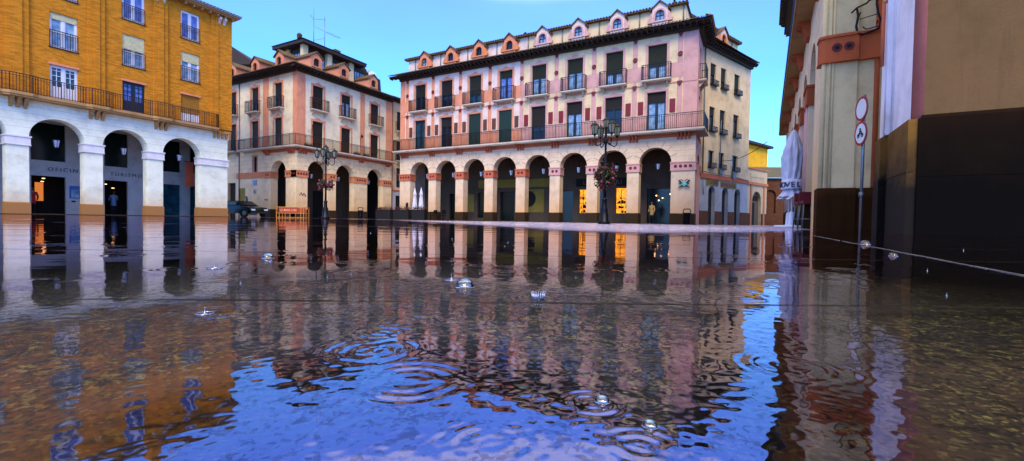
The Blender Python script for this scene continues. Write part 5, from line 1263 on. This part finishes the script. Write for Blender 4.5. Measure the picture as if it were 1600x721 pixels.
ii,jj=np.meshgrid(np.arange(NR-1),np.arange(NA-1),indexing='ij'); a=(ii*NA+jj).ravel(); q=np.stack([a,a+NA,a+NA+1,a+1],-1).astype(np.int32)
nf=len(a); me.loops.add(nf*4); me.loops.foreach_set('vertex_index',q.ravel()); me.polygons.add(nf); me.polygons.foreach_set('loop_start',np.arange(0,nf*4,4,dtype=np.int32)); me.polygons.foreach_set('use_smooth',np.ones(nf,bool)); me.update(); me.validate()
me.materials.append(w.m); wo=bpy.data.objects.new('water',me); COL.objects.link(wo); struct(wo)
print('water normal up?',me.polygons[1000].normal.z)
# pale drainage joint running along the right of the square
M['drain']=plain('pale_drain_edge',lin('70787a'),.3,.2)
b=MB(); n=60; pr=None
for i in range(n+1):
    y=.9+i*.09; x=.605+.004*math.sin(i*.9); q=(x,y)
    if pr and random.random()>.04: b.box(min(pr[0],q[0])-.001,max(pr[0],q[0])+.003,pr[1],q[1],-.01,.0018)
    pr=q
o=b.build('drain_edge',M['drain']); struct(o)
b=MB(); pr=None
for i in range(70):
    t=i/69; q=(-9.4+5.6*t+.02*math.sin(i),.45+4.55*t)
    if pr and random.random()>.12: b.add([(pr[0],pr[1]-.02,.0035),(q[0],q[1]-.02,.0035),(q[0],q[1]+.02,.0035),(pr[0],pr[1]+.02,.0035)],[(0,1,2,3)])
    pr=q
o=b.build('pale_line',M['drain']); struct(o)  # broken pale line lying just above the water
# bubbles, splashes
gb=Mat('bubble_film'); gb.N.remove(gb.b); g1=gb.n('ShaderNodeBsdfGlossy'); g1.inputs['Roughness'].default_value=.03; t1=gb.n('ShaderNodeBsdfTransparent'); lw=gb.n('ShaderNodeFresnel'); lw.inputs['IOR'].default_value=1.5
mm=gb.n('ShaderNodeMixShader'); gb.l(gb.math('ADD',lw.outputs[0],.06),mm.inputs[0]); gb.l(t1.outputs[0],mm.inputs[1]); gb.l(g1.outputs[0],mm.inputs[2]); gb.l(mm.outputs[0],gb.out.inputs['Surface'])
sw=Mat('splash_water'); sw.N.remove(sw.b); g1=sw.n('ShaderNodeBsdfGlossy'); g1.inputs['Roughness'].default_value=.12; g1.inputs['Color'].default_value=(.8,.86,1,1); t1=sw.n('ShaderNodeBsdfTranslucent'); t1.inputs['Color'].default_value=(.35,.42,.6,1); mm=sw.n('ShaderNodeMixShader'); mm.inputs[0].default_value=.55; sw.l(g1.outputs[0],mm.inputs[1]); sw.l(t1.outputs[0],mm.inputs[2]); sw.l(mm.outputs[0],sw.out.inputs['Surface'])
def bubble(x,y,r,label):
    b=MB(); n=10; b.lathe([(r*math.cos(PI/2*i/n)+1e-5,r*.92*math.sin(PI/2*i/n)) for i in range(n+1)],n=28)
    b.tube([(r*1.02*math.cos(2*PI*k/28),r*1.02*math.sin(2*PI*k/28),.0006) for k in range(29)],r*.05,5)
    o=b.build('rain_bubble',gb.m); o.location=(x,y,0); tag(o,label,'bubble','rain bubbles floating on the water')
bubble(-.445,.645,.0165,'largest clear bubble dome in the middle of the water beside a tiny splash')
bubble(-1.21,.77,.016,'round bubble floating alone left of the lamp reflection')
bubble(-.05,.265,.0045,'tiny bubble near the bottom edge, right of the sky reflection')
bubble(-.085,.285,.005,'tiny bubble just above the sky reflection near the bottom edge')
bubble(.64,3.6,.03,'small bubble near the foot of the traffic sign'); bubble(.50,2.3,.016,'small bubble in the dark water on the right')
def splash(x,y,r,label,crown):
    t=MB(); n=16
    if crown:
        for k in range(n):
            a=2*PI*k/n; h=r*random.uniform(.7,1.15); t.tube([(r*.8*math.cos(a),r*.8*math.sin(a),0),(r*1.0*math.cos(a),r*1.0*math.sin(a),h*.6),(r*1.1*math.cos(a),r*1.1*math.sin(a),h)],[r*.2,r*.13,r*.09],6)
            t.lathe([(.0002,h-.0),(r*.13,h+r*.1),(.0002,h+r*.22)],r*1.12*math.cos(a),r*1.12*math.sin(a),6)
        t.lathe([(r*.95,0),(r*.85,r*.25),(r*.6,r*.3),(r*.2,r*.22),(.0003,r*.2)],n=20)
    else:
        t.lathe([(r*1.0,0),(r*.5,r*.06),(r*.16,r*.25),(r*.09,r*.8),(r*.05,r*1.1),(r*.10,r*1.25),(r*.11,r*1.35),(.0002,r*1.5)],n=16)
        t.tube([(r*1.6*math.cos(2*PI*k/24),r*1.6*math.sin(2*PI*k/24),.001) for k in range(25)],r*.1,5)
    o=t.build('rain_splash',sw.m); o.location=(x,y,0); tag(o,label,'splash','raindrop splashes')
splash(-.285,.61,.0095,'sparkling crown splash right of the large bubble',True)
splash(-.515,.70,.008,'tiny upright jet splash left of the large bubble',False)
splash(-.58,.29,.006,'tiny splash in the middle of the wide ring ripples at lower left',False)
splash(-1.06,.55,.009,'small spike splash in the calm reflection of the white arches',False)
rs=random.Random(5)
for i in range(22):
    a=R(118.6)+rs.uniform(-.8,.7); q=.75*math.exp(rs.uniform(0,1.7)); r=.0022*q**.55
    t=MB(); t.lathe([(r*1.0,0),(r*.45,r*.1),(r*.2,r*.5),(r*.12,r*1.3),(r*.2,r*1.7),(r*.18,r*2.0),(.0002,r*2.2)],n=10)
    o=t.build('rain_drop_splash',sw.m); o.location=(q*math.cos(a),q*math.sin(a),0); tag(o,'tiny raindrop splash, one of many pinpricks scattered over the wet paving','splash','tiny raindrop splashes over the paving')
# ================================================================== SKY, LIGHT, CAMERA
wd=bpy.data.worlds.new('World'); scene.world=wd; wd.use_nodes=True; nt=wd.node_tree; N=nt.nodes; bg=N['Background']
sky=N.new('ShaderNodeTexSky'); sky.sky_type='NISHITA'; sky.sun_disc=False; SE,SA=45,152
sky.sun_elevation=R(SE); sky.sun_rotation=R(SA); sky.ozone_density=2.5; sky.air_density=1.0; sky.dust_density=.6
mixn=N.new('ShaderNodeMix'); mixn.data_type='RGBA'; mixn.blend_type='MULTIPLY'; mixn.inputs[0].default_value=1; mixn.inputs[7].default_value=SKYT
# thin cloud veil in the sky itself
tcw=N.new('ShaderNodeTexCoord'); nzw=N.new('ShaderNodeTexNoise'); nzw.inputs['Scale'].default_value=1.6; nzw.inputs['Detail'].default_value=5; mpw=N.new('ShaderNodeMapping'); mpw.inputs['Scale'].default_value=(1,1,2.6); nt.links.new(tcw.outputs['Generated'],mpw.inputs[0]); nt.links.new(mpw.outputs[0],nzw.inputs['Vector'])
rw=N.new('ShaderNodeValToRGB'); rw.color_ramp.elements[0].position=.3; rw.color_ramp.elements[0].color=(.86,.86,.86,1); rw.color_ramp.elements[1].position=.75; rw.color_ramp.elements[1].color=(1.12,1.1,1.06,1); nt.links.new(nzw.outputs['Fac'],rw.inputs[0])
mix2=N.new('ShaderNodeMix'); mix2.data_type='RGBA'; mix2.blend_type='MULTIPLY'; mix2.inputs[0].default_value=1
# unseen cloud added overhead: neutral fill light and lavender water reflections; cyan sky below
sx=N.new('ShaderNodeSeparateXYZ'); nt.links.new(tcw.outputs['Generated'],sx.inputs[0])
ad=N.new('ShaderNodeMath'); ad.operation='MULTIPLY_ADD'; nt.links.new(nzw.outputs['Fac'],ad.inputs[0]); ad.inputs[1].default_value=.12; nt.links.new(sx.outputs[2],ad.inputs[2])
mr=N.new('ShaderNodeMapRange'); mr.interpolation_type='SMOOTHSTEP'; mr.inputs[1].default_value=.505; mr.inputs[2].default_value=.55; nt.links.new(ad.outputs[0],mr.inputs[0])
cl=N.new('ShaderNodeMix'); cl.data_type='RGBA'; 
cr=N.new('ShaderNodeMapRange'); cr.interpolation_type='SMOOTHSTEP'; cr.inputs[1].default_value=.5; cr.inputs[2].default_value=.8; nt.links.new(sx.outputs[2],cr.inputs[0])
cc=N.new('ShaderNodeMix'); cc.data_type='RGBA'; cc.inputs[6].default_value=(3.6,4.6,9.5,1); cc.inputs[7].default_value=FILL_CLOUD; nt.links.new(cr.outputs[0],cc.inputs[0]); nt.links.new(cc.outputs[2],cl.inputs[7]); nt.links.new(mr.outputs[0],cl.inputs[0])
gr=N.new('ShaderNodeValToRGB'); gr.color_ramp.elements[0].position=.0; gr.color_ramp.elements[0].color=(.70,.66,.85,1); gr.color_ramp.elements[1].position=.30; gr.color_ramp.elements[1].color=(1,1,1,1); ge=gr.color_ramp.elements.new(.46); ge.color=(1.6,1.1,1.5,1); nt.links.new(sx.outputs[2],gr.inputs[0])
mix3=N.new('ShaderNodeMix'); mix3.data_type='RGBA'; mix3.blend_type='MULTIPLY'; mix3.inputs[0].default_value=1; nt.links.new(sky.outputs[0],mix3.inputs[6]); nt.links.new(gr.outputs[0],mix3.inputs[7])
nt.links.new(mix3.outputs[2],mixn.inputs[6])
nt.links.new(mixn.outputs[2],mix2.inputs[6]); nt.links.new(rw.outputs[0],mix2.inputs[7]); nt.links.new(mix2.outputs[2],cl.inputs[6]); nt.links.new(cl.outputs[2],bg.inputs['Color']); bg.inputs['Strength'].default_value=SKYS
ld=bpy.data.lights.new('sun','SUN'); ld.energy=SUNE; ld.angle=R(25); ld.color=(1,.85,.62); lo=bpy.data.objects.new('sun',ld); COL.objects.link(lo)
sd=Vector((math.sin(R(SA))*math.cos(R(SE)),math.cos(R(SA))*math.cos(R(SE)),math.sin(R(SE)))); lo.rotation_euler=sd.to_track_quat('Z','Y').to_euler()
cam=bpy.data.cameras.new('camera'); co=bpy.data.objects.new('camera',cam); COL.objects.link(co); scene.camera=co
cam.sensor_width=36; cam.lens=36*690/1600; cam.clip_start=.02; cam.clip_end=3000
def ray(px,py):
    x=(px-800);y=(360.5-py);z=690.
    c,s=math.cos(R(.945)),math.sin(R(.945)); x,y=x*c-y*s,x*s+y*c
    c,s=math.cos(R(-1.35)),math.sin(R(-1.35)); fy=z*c-y*s; uz=z*s+y*c
    c,s=math.cos(R(28.6)),math.sin(R(28.6)); return Vector((x*c-fy*s,x*s+fy*c,uz))
fwd=ray(800,360.5).normalized(); rt=(ray(900,360.5)-ray(800,360.5)).normalized(); up=rt.cross(fwd)
co.matrix_world=Matrix.Translation((0,0,.12))@Matrix((rt,up,-fwd)).transposed().to_4x4()
vs=scene.view_settings; vs.view_transform='Standard'; vs.look='None'; vs.gamma=1; vs.exposure=EXPO; vs.use_curve_mapping=False
scene.render.engine='CYCLES'
